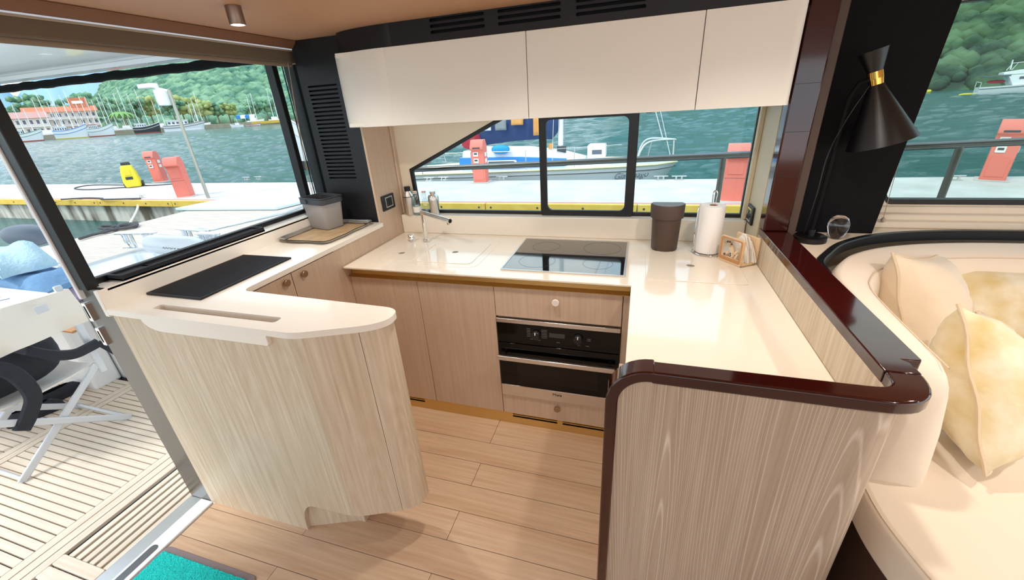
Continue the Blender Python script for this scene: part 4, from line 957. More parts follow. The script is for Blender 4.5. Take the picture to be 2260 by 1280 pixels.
# cockpit table with box lid print, bench and clothes
tb = thing('cockpit_table', 'white printed folding table with a brown edge beyond the director chair', 'table', (-3.7, .95, -.004))
MB().box(-4.3, -3.26, .45, 1.265, .735, .76).build('top', 'gelcoat', tb, bevel=.004)
MB().box(-4.3, -3.255, .445, 1.27, .712, .734).build('edge', 'wood_brown', tb, bevel=.003)
MB().lathe([(.2, 0), (.2, .02), (.05, .03), (.045, .712)], (-3.8, .86, 0), 20).build('pedestal', 'silver_satin', tb, smooth=True)
pm = MB()
for a, b in (((-3.52, .98), (-3.40, 1.16)), ((-3.50, 1.16), (-3.40, 1.02)), ((-3.44, 1.0), (-3.30, .92)), ((-3.75, 1.10), (-3.60, 1.18))):
    pm.bar((a[0], a[1], .7605), (b[0], b[1], .7605), .018, .001)
pm.build('printed_motif', 'ink_grey', tb)
bn = thing('cockpit_bench', 'white moulded cockpit bench behind the folding table', 'bench', (-3.9, 1.4, 0))
MB().box(-4.9, -3.45, 1.30, 1.455, -.02, .55).build('seat_box', 'gelcoat', bn, bevel=.02)
MB().prism([(-4.9, .55), (-4.30, .55), (-4.34, .84), (-4.9, .90)], 1.40, 1.455, 'y').build('backrest', 'gelcoat', bn, bevel=.02)
def cloth(name, label, cat, x0, x1, y0, y1, z0, z1, m_, seed):
    rnd = random.Random(seed); g = MB(); nx, ny = 16, 12; top = []
    ph = [rnd.uniform(0, 6) for _ in range(6)]
    for i in range(nx+1):
        for j in range(ny+1):
            a = i/nx; b = j/ny; e = min(1, 5*min(a, 1-a, b, 1-b)+.15)**.6
            z = z0+(z1-z0)*e*(.80+.12*math.sin(6*a+ph[0]+3*b)+.10*math.sin(9*b+ph[1]-2*a)+.05*math.sin(17*a+ph[2]))
            top.append((x0+(x1-x0)*a+.03*math.sin(5*b+ph[3]), y0+(y1-y0)*b+.025*math.sin(6*a+ph[4]), z))
    n = len(top); g.add(top + [(x, y, z0) for x, y, z in top], [(i*(ny+1)+j, (i+1)*(ny+1)+j, (i+1)*(ny+1)+j+1, i*(ny+1)+j+1) for i in range(nx) for j in range(ny)])
    per = [i*(ny+1) for i in range(nx+1)] + [nx*(ny+1)+j for j in range(1, ny+1)] + [i*(ny+1)+ny for i in range(nx-1, -1, -1)] + [j for j in range(ny-1, 0, -1)]
    g.f += [(per[k], per[(k+1) % len(per)], per[(k+1) % len(per)]+n, per[k]+n) for k in range(len(per))]
    g.f.append(tuple(p+n for p in per))
    tag(g.build(name, m_, smooth=True), label, cat)
cloth('trousers', 'mauve trousers at the bottom of the clothes pile on the bench', 'clothes', -4.15, -3.42, 1.31, 1.62, .606, .690, 'mauve_cloth', 1)
cloth('jeans', 'folded blue jeans in the middle of the clothes pile', 'clothes', -4.2, -3.50, 1.30, 1.60, .680, .815, 'denim', 2)
cloth('beach_towel', 'pale blue towel heaped on top of the jeans', 'towel', -4.22, -3.72, 1.30, 1.56, .80, .97, 'towel_blue', 3)
fd = blob((-5.6, 2.25, .73), (.30, .12, .10), 18, 12, .85).build('fender', 'fender_grey', smooth=True); tag(fd, 'dark grey rounded fender behind the clothes pile', 'fender')  # rounded grey shape modelled as a fender
fd.rotation_euler = (0, 0, 0)

# side rail of the boat seen through both side windows
rl = thing('side_rail', 'stainless guard rail along the side deck outside the windows', 'rail', (0, 2.8, .55))
MB().tube([(-2.0, 2.8, 1.192), (.63, 2.8, 1.256), (4.5, 2.8, 1.352)], .019, 14).build('top_bar', 'steel_dark', rl, smooth=True)
for x in (-1.95, .478, 1.592, 2.7): MB().tube([(x, 2.8, .56), (x, 2.8, 1.24+.0245*x)], .017, 12).build('stanchion', 'steel_dark', rl, smooth=True)
sd = MB().box(-1.95, 5, 2.33, 2.86, .45, .56).build('side_deck', 'gelcoat'); struct(sd); sd.name = 'trim_2'

# ================================================================ WATER, DOCK, PIER
SEA = -.75; DOCK = -.2
sea = MB().box(-3000, 3000, 2.9, 3000, SEA-1, SEA-.1).build('sea', 'sea'); struct(sea)
rw = random.Random(11); wv = []
for k in range(11):                                      # wind chop: short crests running towards the dock
    lam = .55*1.28**k; th = math.radians(-90+rw.uniform(-38, 38)); wv.append((2*math.pi/lam*math.cos(th), 2*math.pi/lam*math.sin(th), rw.uniform(0, 6.28), .023*lam*(1 if k < 6 else .5)))
def chop(x, y): return sum(a*math.sin(kx*x+ky*y+p) for kx, ky, p, a in wv)
vs = []; fs = []; st_ = []
y = 10.2; rowy = []
while y < 95: rowy.append(y); y += .16+.006*(y-10)
nx = 430
for j, y in enumerate(rowy):
    for i in range(nx+1):
        x = (-3.3*y-6)+(4.5*y+10)*i/nx; vs.append((x, y, SEA+chop(x, y)))
fs = [(j*(nx+1)+i, j*(nx+1)+i+1, (j+1)*(nx+1)+i+1, (j+1)*(nx+1)+i) for j in range(len(rowy)-1) for i in range(nx)]
struct(MB().add(vs, fs).build('sea_chop', 'sea', smooth=True, ang=180))
struct(MB().box(-3000, -6.5, -3000, 2.9, SEA-1, SEA).build('sea_aft', 'sea'))
dock = thing('dock', 'concrete floating dock with a yellow timber edge', 'dock', (-10, 9.1, SEA))
MB().box(-60, 30, 7.84, 10.38, DOCK-.18, DOCK).build('deck_slab', 'concrete', dock, bevel=.01)
MB().box(-60, 30, 8.0, 10.2, SEA-.3, DOCK-.18).build('float', 'concrete_stained', dock)
MB().box(-60, 30, 7.86, 8.0, SEA-.2, DOCK-.16).build('float_face', 'concrete_stained', dock)
x = -60
while x < 30:
    tm = MB().box(x+.01, x+2.99, 7.76, 7.84, DOCK-.17, DOCK-.01).build('edge_timber', 'timber_yellow', dock, bevel=.006)
    for bx in (.12, 1.1, 2.0, 2.86): MB().lathe([(.022, 0), (.022, .006)], (x+bx, 7.76, DOCK-.085), 8, Matrix.Rotation(math.pi/2, 3, 'X')).build('bolt', 'pedestal_dark', tm)
    x += 3
MB().box(-60, 30, 7.845, 7.90, DOCK, DOCK+.004).build('red_edge_line', 'red_line', dock)
pr_ = thing('finger_pier', 'weathered wooden finger pier leading from the dock', 'pier', (-8, 5.5, SEA))
MB().box(-10.1, -5.4, 3.0, 7.75, DOCK-.12, DOCK-.01).build('deck', 'pier_wood', pr_, bevel=.01)
MB().box(-10.0, -5.5, 3.1, 7.7, SEA-.3, DOCK-.12).build('float', 'concrete_stained', pr_)
gw = MB().prism([(-10.4, 6.75), (-7.6, 6.95), (-7.2, 8.5), (-9.9, 8.5)], DOCK+.001, DOCK+.06).build('boarding_ramp', 'pale_blue', bevel=.01); tag(gw, 'pale blue boarding ramp plate bridging pier and dock', 'ramp')

def pedestal(p, rz, face, label, h=1.06):
    t = thing('service_pedestal', label, 'pedestal', (p[0], p[1], DOCK), rz=rz, group='red service pedestals on the dock'); k = h/1.06
    prof_ = [(-.15, 0), (-.15, .80*k), (-.22, .84*k), (-.22, .90*k), (-.12, 1.06*k), (.06, 1.06*k), (.15, .92*k), (.15, 0)]
    b = MB().prism(prof_, -.17, .17, 'x').build('body', 'pedestal_red', t, bevel=.012)
    MB().box(-.23, .23, -.2, .2, 0, .02).build('foot_plate', 'concrete', t, bevel=.004)
    if face:
        for z in (.72, .56):
            s_ = MB().box(-.11, .02, -.165, -.15, z*k-.055, z*k+.055).build('socket_box', 'label_white', t, bevel=.006)
            MB().box(-.085, -.005, -.169, -.164, z*k-.01, z*k+.03).build('socket_window', 'pedestal_dark', s_)
        MB().box(-.10, .10, -.224, -.219, .855*k, .89*k).build('light_slot', 'pedestal_dark', t)
        MB().box(-.12, .12, -.158, -.15, .08, .40*k).build('service_door', 'pedestal_red', t, bevel=.006)
        for z in (.70, .55):
            MB().box(.168, .178, -.08, .06, z*k-.05, z*k+.05).build('side_socket', 'label_white', t, bevel=.004)
    else:
        MB().box(-.12, .12, -.158, -.15, .52*k, .76*k).build('cover', 'pedestal_red', t, bevel=.006)
        MB().box(-.16, .16, -.152, -.149, .45*k, .455*k).build('joint', 'pedestal_dark', t)
    return t
pedestal(onz(357, 401, DOCK), .45, True, 'red service pedestal with white sockets behind the yellow pressure washer')
pedestal(onz(412, 434, DOCK), .55, False, 'plain red service pedestal next to the lamp pole')
pedestal(onz(1063, 402, DOCK), .05, True, 'red socket pedestal in front of the blue and white sailing boat')
pedestal(onz(1612, 442, DOCK), -.15, False, 'plain red pedestal beyond the rail right of the sailing boat bow', .98)
pedestal(onz(2188, 397, DOCK), -.55, True, 'red socket pedestal seen through the saloon window')

lp = onz(460, 437, DOCK); tp = faraway(374, 198, math.hypot(lp.x, lp.y))
t = thing('dock_lamp_pole', 'tall grey lamp pole with two flood lights on the dock', 'lamp pole', lp)
MB().tube([lp, Vector((lp.x, lp.y, tp.z))], [.042, .036], 12).build('pole', 'pole_grey', t, smooth=True)
MB().tube([(lp.x, lp.y, tp.z-.03), (lp.x-.5, lp.y-.1, tp.z+.1)], .03, 8).build('arm', 'gelcoat', t, smooth=True)
MB().box(lp.x-.75, lp.x-.3, lp.y-.18, lp.y+.02, tp.z+.06, tp.z+.16).build('flood_light', 'gelcoat', t, bevel=.02)
MB().box(lp.x-.30, lp.x-.06, lp.y-.16, lp.y, tp.z-.34, tp.z+.02).build('flood_light', 'gelcoat', t, bevel=.02)
pw = onz(298, 413, DOCK)
t = thing('pressure_washer', 'yellow and black pressure washer standing on the dock', 'pressure washer', pw, rz=.85)
MB().loft([[(sx*w, y*d, z) for sx, y in ((-1, -1), (1, -1), (1, 1), (-1, 1))] for w, d, z in ((.2, .16, .02), (.22, .17, .2), (.19, .14, .5), (.14, .09, .72))]).build('body', 'yellow_plastic', t, bevel=.04)
MB().box(-.11, .08, -.175, -.15, .27, .36).build('panel', 'hull_dark', t, bevel=.01)
MB().box(-.10, .07, -.17, -.14, .40, .60).build('cover', 'yellow_plastic', t, bevel=.02)
MB().box(-.12, .12, -.02, .1, .70, .82).build('handle', 'hull_dark', t, bevel=.03)
for s_ in (-1, 1): MB().lathe([(.1, -.03), (.1, .03)], (s_*.23, .1, .1), 16, Matrix.Rotation(math.pi/2, 3, 'Y')).build('wheel', 'hull_dark', t, smooth=True)
hz_ = MB().tube(spline([(pw.x-.2, pw.y-.1, DOCK+.02), (pw.x-1.4, pw.y-.5, DOCK+.02), (pw.x-2.6, pw.y-.3, DOCK+.02), (pw.x-2.9, pw.y+.3, DOCK+.02), (pw.x-1.6, pw.y+.35, DOCK+.02), (pw.x+.4, pw.y+.2, DOCK+.02), (pw.x+1.6, pw.y+.6, DOCK+.02)]), .018, 6).build('washer_hose', 'rope_dark', smooth=True)
tag(hz_, 'dark hose looping on the dock beside the pressure washer', 'hose')
def dock_cleat(px, py, label):
    p = onz(px, py, DOCK); t = thing('dock_cleat', label, 'cleat', p, group='cleats along the dock')
    MB().prism(rr(-.11, .11, -.05, .05, .03, 3), .001, .015).build('foot', 'steel', t)
    for sx in (-1, 1): MB().box(p.x+sx*.06-.015, p.x+sx*.06+.015, p.y-.02, p.y+.02, p.z+.015, p.z+.075).build('post', 'steel', t)
    t.children[0].data.transform(Matrix.Translation(OFF[t.name]))
    MB().tube([(p.x-.16, p.y, p.z+.085), (p.x+.16, p.y, p.z+.085)], [.013, .013], 8).build('horn', 'steel', t, smooth=True)
for px, py, lb in ((222, 400, 'small mooring cleat on the far edge of the dock left of the pressure washer'), (242, 399, 'small mooring cleat on the far dock edge beside the yellow washer'), (545, 397, 'mooring cleat on the far dock edge right of the lamp pole'), (571, 396, 'second mooring cleat on the far dock edge right of the lamp pole'),
                   (948, 399, 'dock cleat left of the red socket pedestal by the sailing boat'), (980, 398, 'dock cleat close to the red socket pedestal by the sailing boat'), (1108, 397, 'dock cleat right of the red socket pedestal by the sailing boat'), (1458, 397, 'dock cleat under the sailing boat name'), (1498, 397, 'dock cleat under the sailing boat bow'), (312, 437, 'cleat on the near dock edge with the white rope'), (2105, 398, 'dock cleat beside the pedestal beyond the saloon window')):
    dock_cleat(px, py, lb)
pa = onz(310, 436, DOCK); pb = onz(288, 492, SEA+.15)
tag(MB().tube(spline([pa+Vector((0, 0, .1)), pa.lerp(pb, .4)+Vector((0, 0, -.05)), pb]), .03, 8).build('mooring_rope', 'rope_white', smooth=True), 'thick white mooring rope hanging from the dock edge', 'rope')
pts = [onz(x, y, DOCK+.03) for x, y in ((175, 527), (205, 518), (240, 510), (262, 500), (230, 499), (222, 504), (262, 505), (300, 499), (292, 495), (262, 499), (240, 506), (285, 502), (303, 494), (270, 496), (225, 512), (300, 497))]
tag(MB().tube(spline(pts), .026, 6).build('dark_mooring_line', 'rope_dark', smooth=True), 'dark mooring line heaped at the end of the finger pier', 'rope')
pts = [onz(x, y, DOCK+.03) for x, y in ((135, 440), (190, 437), (225, 438), (228, 440), (310, 438))]
tag(MB().tube(spline(pts), .022, 6).build('dock_line', 'rope_dark', smooth=True), 'thin dark line lying along the yellow dock edge', 'rope')

# ================================================================ BOATS
def hull(mb, Lh, B, zs, zm, zb, zk, n=16, bow=.8, x0=0):                 # local: stern x0, bow +x
    rings = []
    for i in range(n+1):
        t = i/n; x = x0+Lh*t; b = B/2*(.78+.22*min(1, t*3)) if t < .45 else B/2*math.sqrt(max(0, 1-((t-.45)/.55)**2.2))
        sh = zs*(1-t)**2+zm*2*t*(1-t)+zb*t*t; rk = bow*t**4
        b = max(b, .01)
        rings.append([(x+rk, b, sh), (x+rk*.4, b*.955, zk+(sh-zk)*.45), (x+rk*.05-.3*t**4, b*.7, zk), (x+rk*.05-.3*t**4, -b*.7, zk), (x+rk*.4, -b*.955, zk+(sh-zk)*.45), (x+rk, -b, sh)])
    return mb.loft(rings)
def sheerline(Lh, B, zs, zm, zb, n=16, bow=.8, dz=0, x0=0, f0=0., f1=1.):
    a = []; b_ = []
    for i in range(n+1):
        t = f0+(f1-f0)*i/n; x = x0+Lh*t; b = B/2*(.78+.22*min(1, t*3)) if t < .45 else B/2*math.sqrt(max(0, 1-((t-.45)/.55)**2.2))
        sh = zs*(1-t)**2+zm*2*t*(1-t)+zb*t*t+dz; a.append((x+bow*t**4, max(b, .01)+.02, sh)); b_.append((x+bow*t**4, -max(b, .01)-.02, sh))
    return a + b_[::-1]
# the sailing boat beyond the dock (bow towards +x)
sb = thing('sailing_boat', 'white sailing boat with blue stripe and navy sail cover moored beyond the dock', 'boat', (-7.2, 12.3, SEA), rz=0)
zz = SEA
MB_ = MB(); hull(MB_, 7.6, 2.5, .56, .74, .70, -.25, 18, .55); MB_.build('hull', 'gelcoat', sb, smooth=True, ang=50)
MB().tube(sheerline(7.6, 2.5, .56, .74, .70, 18, .55), .03, 6).build('toe_rail', 'hull_cream', sb)
MB().tube(sheerline(7.6, 2.5, .56, .74, .70, 18, .55, -.13), .012, 5).build('line', 'steel_dark', sb)
MB().loft([[(x, -w, .6), (x, w, .6), (x, w*.8, z), (x, -w*.8, z)] for x, w, z in ((2.1, .85, .64), (2.15, .85, 1.20), (3.9, .8, 1.16), (4.9, .6, 1.05), (5.7, .4, .86))]).build('coachroof', 'gelcoat', sb, bevel=.03)
MB().loft([[(x, -w, z0), (x, w, z0), (x, w*.97, z1), (x, -w*.97, z1)] for x, w, z0, z1 in ((2.08, .875, .72, 1.02), (3.9, .83, .72, 1.0), (5.2, .56, .72, .90))]).build('blue_band', 'blue_paint', sb)
MB().plate(rr(2.95, 3.85, .80, .94, .05), [rr(3.0, 3.8, .83, .91, .04)], -.91, -.87, 'y').build('window_frame', 'gelcoat', sb)
MB().box(3.0, 3.8, -.885, -.87, .83, .91).build('window', 'window_dark', sb)
MB().loft([[(x, .02+r*math.cos(a)*.5, z+r*math.sin(a)) for a in [2*math.pi*j/12 for j in range(12)]] for x, r, z in ((1.75, .10, 1.72), (1.95, .32, 1.72), (2.6, .46, 1.74), (3.4, .44, 1.80), (4.3, .46, 1.86), (4.7, .52, 1.9), (4.85, .45, 2.0), (4.9, .2, 2.1))]).build('sail_cover', 'navy_cloth', sb, smooth=True)
MB().tube([(4.95, 0, .95), (4.95, 0, 9.0)], .075, 12).build('mast', 'gelcoat', sb, smooth=True)
MB().box(4.85, 5.1, -.1, .1, .98, 1.2).build('mast_boot', 'hull_dark', sb, bevel=.03)
MB().box(4.6, 4.75, -.1, 0, 1.1, 1.28).build('mast_bag', 'orange_cloth', sb, bevel=.03)
MB().tube([(7.75, 0, 1.25), (5.0, 0, 9.0)], .014, 6).build('forestay', 'steel', sb)
MB().tube([(8.0, 0, .75), (5.4, 0, 9.0)], .01, 6).build('forestay', 'steel', sb)
for s_ in (-1, 1): MB().tube([(4.9, s_*1.05, .75), (4.95, s_*.05, 6.0)], .008, 5).build('shroud', 'steel', sb)
MB().tube(spline([(7.1, -.6, .68), (7.18, -.58, 1.05), (7.4, -.45, 1.27), (8.0, -.05, 1.27), (8.05, 0, 1.24), (8.0, .05, 1.27), (7.4, .45, 1.27), (7.18, .58, 1.05), (7.1, .6, .68)]), .02, 8).tube([(8.02, 0, 1.25), (8.05, 0, .70)], .02, 8).tube([(7.45, -.42, 1.27), (7.35, -.4, .7)], .012, 6).build('bow_pulpit', 'steel', sb, smooth=True)
for x in (1.0, 2.6, 4.2, 5.5): MB().tube([(x, -1.18 if x < 5 else -1.0, .62), (x, -1.18 if x < 5 else -1.0, 1.22)], .012, 6).build('stanchion', 'steel', sb)
MB().tube([(.9, -1.18, 1.2), (4.2, -1.18, 1.2), (6.7, -.75, 1.25)], .006, 5).build('guard_wire', 'steel', sb)
MB().prism(rr(5.75, 6.25, .86, 1.22, .05), -.25, .15, 'y').build('deck_box', 'gelcoat', sb, bevel=.02)
MB().box(5.88, 6.15, -.257, -.25, .96, 1.08).build('box_window', 'window_dark', sb)
MB().tube(spline([(.2, -1.0, .7), (.15, -1.02, 1.5), (.4, -.5, 1.8), (.4, .5, 1.8), (.15, 1.02, 1.5), (.2, 1.0, .7)]), .022, 6).tube([(.75, -1.0, .7), (.6, -.9, 1.6)], .018, 6).tube([(.75, 1.0, .7), (.6, .9, 1.6)], .018, 6).build('stern_arch', 'steel', sb, smooth=True)
for x, z, w, h, m_, n_ in ((2.85, 1.86, .20, .30, 'gelcoat', 'hung_towel'), (3.25, 1.84, .34, .30, 'grey_cloth', 'hung_towel'), (3.75, 1.92, .36, .26, 'orange_cloth', 'hung_towel'), (4.35, 1.72, .26, .50, 'orange_cloth', 'hung_towel')):
    t_ = MB(); t_.add([(x-w/2+w*i/6, -.27-.02*math.sin(i*1.7)-.012*j, z+h/2-h*j/4+.12*(x-2.8)*.3) for j in range(5) for i in range(7)], [(j*7+i, j*7+i+1, (j+1)*7+i+1, (j+1)*7+i) for j in range(4) for i in range(6)])
    o = t_.build(n_, m_, sb, smooth=True); so2 = o.modifiers.new('solid', 'SOLIDIFY'); so2.thickness = .012
blob((1.05, -1.1, 1.15), (.28, .12, .28), 12, 8, .7).build('dodger_bag', 'grey_cloth', sb, smooth=True)
blob((2.25, -.1, 1.48), (.3, .35, .28), 12, 8, .6).build('red_canvas', 'red_cloth', sb, smooth=True)
blob((3.35, -.75, 1.22), (.28, .12, .12), 12, 8, .8).build('blue_towel', 'blue_bright', sb, smooth=True)
text('name_lettering', 'Gja   nago', .23, 'ink_grey', sb, facing((6.98, -.78, .46), (1, .42, .02), (0, -.10, 1)), .002, shear=.35)

# motor yacht to starboard
yp = onz(2150, 211, SEA)
my = thing('motor_yacht', 'white motor yacht with a red tender before the wooded hill', 'yacht', (yp.x, yp.y, SEA), rz=math.radians(-18))
m_ = MB(); hull(m_, 20, 5.4, 1.7, 1.8, 3.4, -.4, 18, 2.0); m_.build('hull', 'gelcoat', my, smooth=True, ang=50)
MB().tube(sheerline(20, 5.4, 1.7, 1.8, 3.4, 18, 2.0, -.35), .07, 5).build('rub_rail', 'steel_dark', my)
MB().loft([[(x, -w, 1.7), (x, w, 1.7), (x+d, w*.9, z), (x+d, -w*.9, z)] for x, w, z, d in ((5.0, 2.3, 3.9, -1.2), (12, 2.2, 4.0, 0), (15.5, 1.6, 2.6, 0))]).build('cabin', 'gelcoat', my, bevel=.08)
MB().loft([[(x, -w, 3.0), (x, w, 3.0), (x, w, 3.5), (x, -w, 3.5)] for x, w in ((5.6, 2.2), (12.3, 2.05))]).build('cabin_windows', 'window_dark', my)
MB().loft([[(x, -2.0, 4.0), (x, 2.0, 4.0), (x+d, 1.9, z), (x+d, -1.9, z)] for x, z, d in ((3.0, 4.5, 0), (6.0, 4.9, 0), (11, 5.0, -.8))]).build('flybridge', 'gelcoat', my, bevel=.08)
MB().tube([(4.0, -1.8, 4.9), (4.6, -1.8, 6.3), (10, -1.8, 6.5)], .06, 6).tube([(4.0, 1.8, 4.9), (4.6, 1.8, 6.3), (10, 1.8, 6.5)], .06, 6).tube([(6.2, -1.8, 4.9), (6.0, -1.8, 6.4)], .06, 6).tube([(8.2, -1.8, 4.9), (8.0, -1.8, 6.45)], .06, 6).build('bimini_frame', 'gelcoat', my)
MB().tube([(3.9, -1.2, 5.0), (3.7, -1.2, 6.9)], .12, 6).build('radar_post', 'gelcoat', my)
MB().tube([(0, -2.1, 1.75), (0, -2.1, 2.7), (-.9, -2.1, 2.9)], .06, 6).tube([(0, 2.1, 1.75), (0, 2.1, 2.7)], .06, 6).build('davit', 'gelcoat', my)
MB().box(.2, 4.2, -2.2, 2.2, 3.75, 3.95).build('awning', 'fender_grey', my, bevel=.05)
td = blob((2.6, -.3, 2.7), (1.5, .7, .35), 14, 8, .8).build('tender', 'red_cloth', my, smooth=True)
my.scale = (.56, .56, .56)
fp_ = onz(2133, 211, SEA)
fy = blob((fp_.x, fp_.y, SEA+.1), (.9, .2, .2), 14, 8, .8).build('float_boom', 'yellow_plastic', smooth=True); tag(fy, 'yellow floating tube astern of the motor yacht', 'float')
by = onz(2049, 203, SEA); b_ = blob((by.x, by.y, SEA+.12), (.35, .35, .3)).build('buoy', 'yellow_plastic', smooth=True); tag(b_, 'small yellow buoy on the water near the wooded shore', 'buoy')

# far fishing boats and yachts on the other shore: (stern px, bow px, waterline py, distance)
def far_boat(name, label, cat, pxs, pxb, py, dist, H, m1, strip_m, low_m, masts, cabin, rz=None):
    a = faraway(pxs, py, dist); b = faraway(pxb, py, dist); d = Vector((b.x-a.x, b.y-a.y, 0)); Lh = d.length
    t = thing(name, label, cat, (a.x, a.y, SEA), rz=math.atan2(d.y, d.x), group='boats along the far shore')
    q = MB(); hull(q, Lh*.93, Lh*.27, H*.8, H*.62, H*1.25, -.5, 14, Lh*.07); q.build('hull', m1, t, smooth=True, ang=50)
    MB().tube(sheerline(Lh*.93, Lh*.27, H*.8, H*.62, H*1.25, 14, Lh*.07, .0), Lh*.012, 5).build('rail_cap', strip_m, t)
    MB().tube(sheerline(Lh*.93, Lh*.268, H*.8, H*.62, H*1.25, 14, Lh*.06, -H*.3), Lh*.009, 5).build('rub_strake', strip_m, t)
    q = MB(); hull(q, Lh*.92, Lh*.262, .35, .33, .40, -.6, 12, .02*Lh); q.build('bottom_paint', low_m, t)
    if cabin:
        x0, x1, h, cm_ = cabin
        MB().box(Lh*x0, Lh*x1, -Lh*.085, Lh*.085, H*.6, H*.6+h).build('deckhouse', 'gelcoat', t, bevel=.1)
        MB().box(Lh*(x0-.02), Lh*(x1+.02), -Lh*.1, Lh*.1, H*.6+h, H*.6+h+.25).build('deckhouse_roof', cm_, t, bevel=.06)
        nw = 5
        for k in range(nw):
            xa = Lh*(x0+(x1-x0)*(k+.2)/nw); xb = Lh*(x0+(x1-x0)*(k+.8)/nw); MB().box(xa, xb, -Lh*.086, -Lh*.084, H*.6+h*.45, H*.6+h*.8).build('window', 'window_dark', t)
    for fx, mh, tilt in masts:
        MB().tube([(Lh*fx, 0, H*.5), (Lh*fx+tilt, 0, mh)], [.16, .09], 8).build('mast', 'gelcoat', t)
        MB().tube([(Lh*fx+tilt*.7, -1.1, mh*.72), (Lh*fx+tilt*.7, 1.1, mh*.72)], .07, 6).build('spreader', 'gelcoat', t)
        for s_ in (-1, 1): MB().tube([(Lh*fx-1.8, s_*Lh*.1, H*.8), (Lh*fx+tilt, 0, mh)], .035, 4).build('shroud', 'steel', t)
        MB().tube([(Lh*min(fx+.4, .98), 0, H*1.1), (Lh*fx+tilt, 0, mh)], .03, 4).build('stay', 'steel', t)
    return t
far_boat('fishing_boat', 'white wooden fishing boat with green and yellow stripes beside the door post', 'boat', 20, 102, 306, 285, 4.0, 'gelcoat', 'stripe_green', 'hull_red', ((.5, 15, .4), (.75, 13, .3)), (.1, .45, 2.3, 'gelcoat'))
far_boat('fishing_boat', 'white fishing boat with a bright blue rail in front of the orange-roofed building', 'boat', 122, 202, 303, 290, 4.6, 'gelcoat', 'blue_paint', 'stripe_yellow', ((.35, 17, -.3), (.62, 15, .3)), (.08, .42, 2.4, 'gelcoat'))
far_boat('fishing_boat', 'white fishing boat with a dark green rail right of the blue-railed boat', 'boat', 196, 259, 297, 298, 4.8, 'gelcoat', 'stripe_green', 'hull_red', ((.4, 18, .3),), (.1, .4, 2.4, 'red_cloth'))
far_boat('schooner', 'dark and white wooden schooner with blue and white masts by the palm', 'boat', 296, 360, 291, 300, 4.0, 'hull_dark', 'gelcoat', 'hull_red', ((.3, 19, -.4), (.62, 21, -.5)), (.1, .5, 2.2, 'gelcoat'))
far_boat('cabin_cruiser', 'white covered cabin cruiser behind the lamp pole', 'boat', 362, 458, 286, 300, 3.6, 'gelcoat', 'steel_dark', 'gelcoat', ((.75, 14, .2), (.85, 13, .2)), (.12, .6, 3.0, 'gelcoat'))
far_boat('small_motor_boat', 'small white open motor boat under the far quay wall', 'boat', 538, 508, 278, 300, 1.3, 'gelcoat', 'gelcoat', 'gelcoat', (), (.3, .6, 1.2, 'gelcoat'))
far_boat('small_launch', 'small brown and white launch beside the yellow quay edge', 'boat', 542, 577, 277, 300, 1.1, 'gelcoat', 'hull_red', 'hull_red', (), None)
nb_ = far_boat('moored_motor_boat', 'white motor boat seen through the narrow glass strip beside the window stile', 'boat', 775, 650, 350, 24, 2.0, 'gelcoat', 'steel', 'hull_dark', (), (.15, .75, 1.5, 'gelcoat')); del nb_['group']
for i, (px, py, lb) in enumerate(((75, 262, 'slender boat rig before the pink-roofed wing'), (140, 262, 'boat rig crossing the orange roof edge'), (168, 262, 'boat rig just below the roof sign'), (205, 262, 'boat rig at the end of the orange roof'), (228, 262, 'boat rig above the green-railed fishing boat'), (338, 262, 'boat rig between schooner and covered cruiser'), (105, 262, 'tall twin-masted boat rig in front of the long pink roof'), (262, 268, 'boat rig beside the round palm crown'), (425, 262, 'slim boat rig above the covered cabin cruiser'), (548, 262, 'tall rigged boat with crossed spars above the blue awning'), (596, 262, 'rigged boat next to the window stile'))):
    p = faraway(px, py+14, 318+7*(i % 3)); t = thing('moored_rig', lb, 'boat', (p.x, p.y, SEA+1.2), rz=math.radians(50), group='moored boats behind the quay')
    q = MB(); hull(q, 9, 2.6, 1.8, 1.6, 2.4, .1, 12, .7); q.build('hull', 'gelcoat', t, smooth=True)
    for fx, mh in ((3.2, 17+2.5*math.sin(i*2)), (5.6, 20+3*math.cos(i))):
        MB().tube([(fx, 0, 1), (fx+.4, 0, mh)], [.17, .1], 7).build('mast', 'gelcoat', t)
        MB().tube([(fx+.2, -1.3, mh*.7), (fx+.2, 1.3, mh*.7)], .08, 5).build('spreader', 'gelcoat', t)
        MB().tube([(fx+3, 0, 2.2), (fx+.4, 0, mh)], .035, 4).build('stay', 'steel', t)
    MB().box(1.8, 5.2, -.9, .9, 1.6, 3.2).build('deckhouse', 'gelcoat', t, bevel=.1)
aw = faraway(545, 268, 322); t = thing('boat_awning', 'blue and white awning over the boatyard on the far quay', 'awning', (aw.x, aw.y, SEA+1.2), rz=math.radians(40))
for k in range(4): MB().prism([(-5+2.5*k, 3.2), (-2.5+2.5*k, 3.2), (-2.5+2.5*k, 4.9), (-5+2.5*k, 4.9)], -2.5+.0, -2.4, 'y').build('panel', 'blue_paint' if k % 2 == 0 else 'gelcoat', t)
for k in range(4): MB().add([(-5+2.5*k, -2.45, 3.2), (-2.5+2.5*k, -2.45, 3.2), (-2.5+2.5*k, 1.5, 5.2), (-5+2.5*k, 1.5, 5.2)], [(0, 1, 2, 3)]).add([(-5+2.5*k, -2.45, 3.1), (-2.5+2.5*k, -2.45, 3.1), (-2.5+2.5*k, 1.5, 5.1), (-5+2.5*k, 1.5, 5.1)], [(3, 2, 1, 0)]).build('roof_panel', 'blue_paint' if k % 2 == 0 else 'gelcoat', t)
for x in (-5, 0, 5): MB().tube([(x, -2.4, 0), (x, -2.4, 3.3)], .1, 6).build('post', 'gelcoat', t)

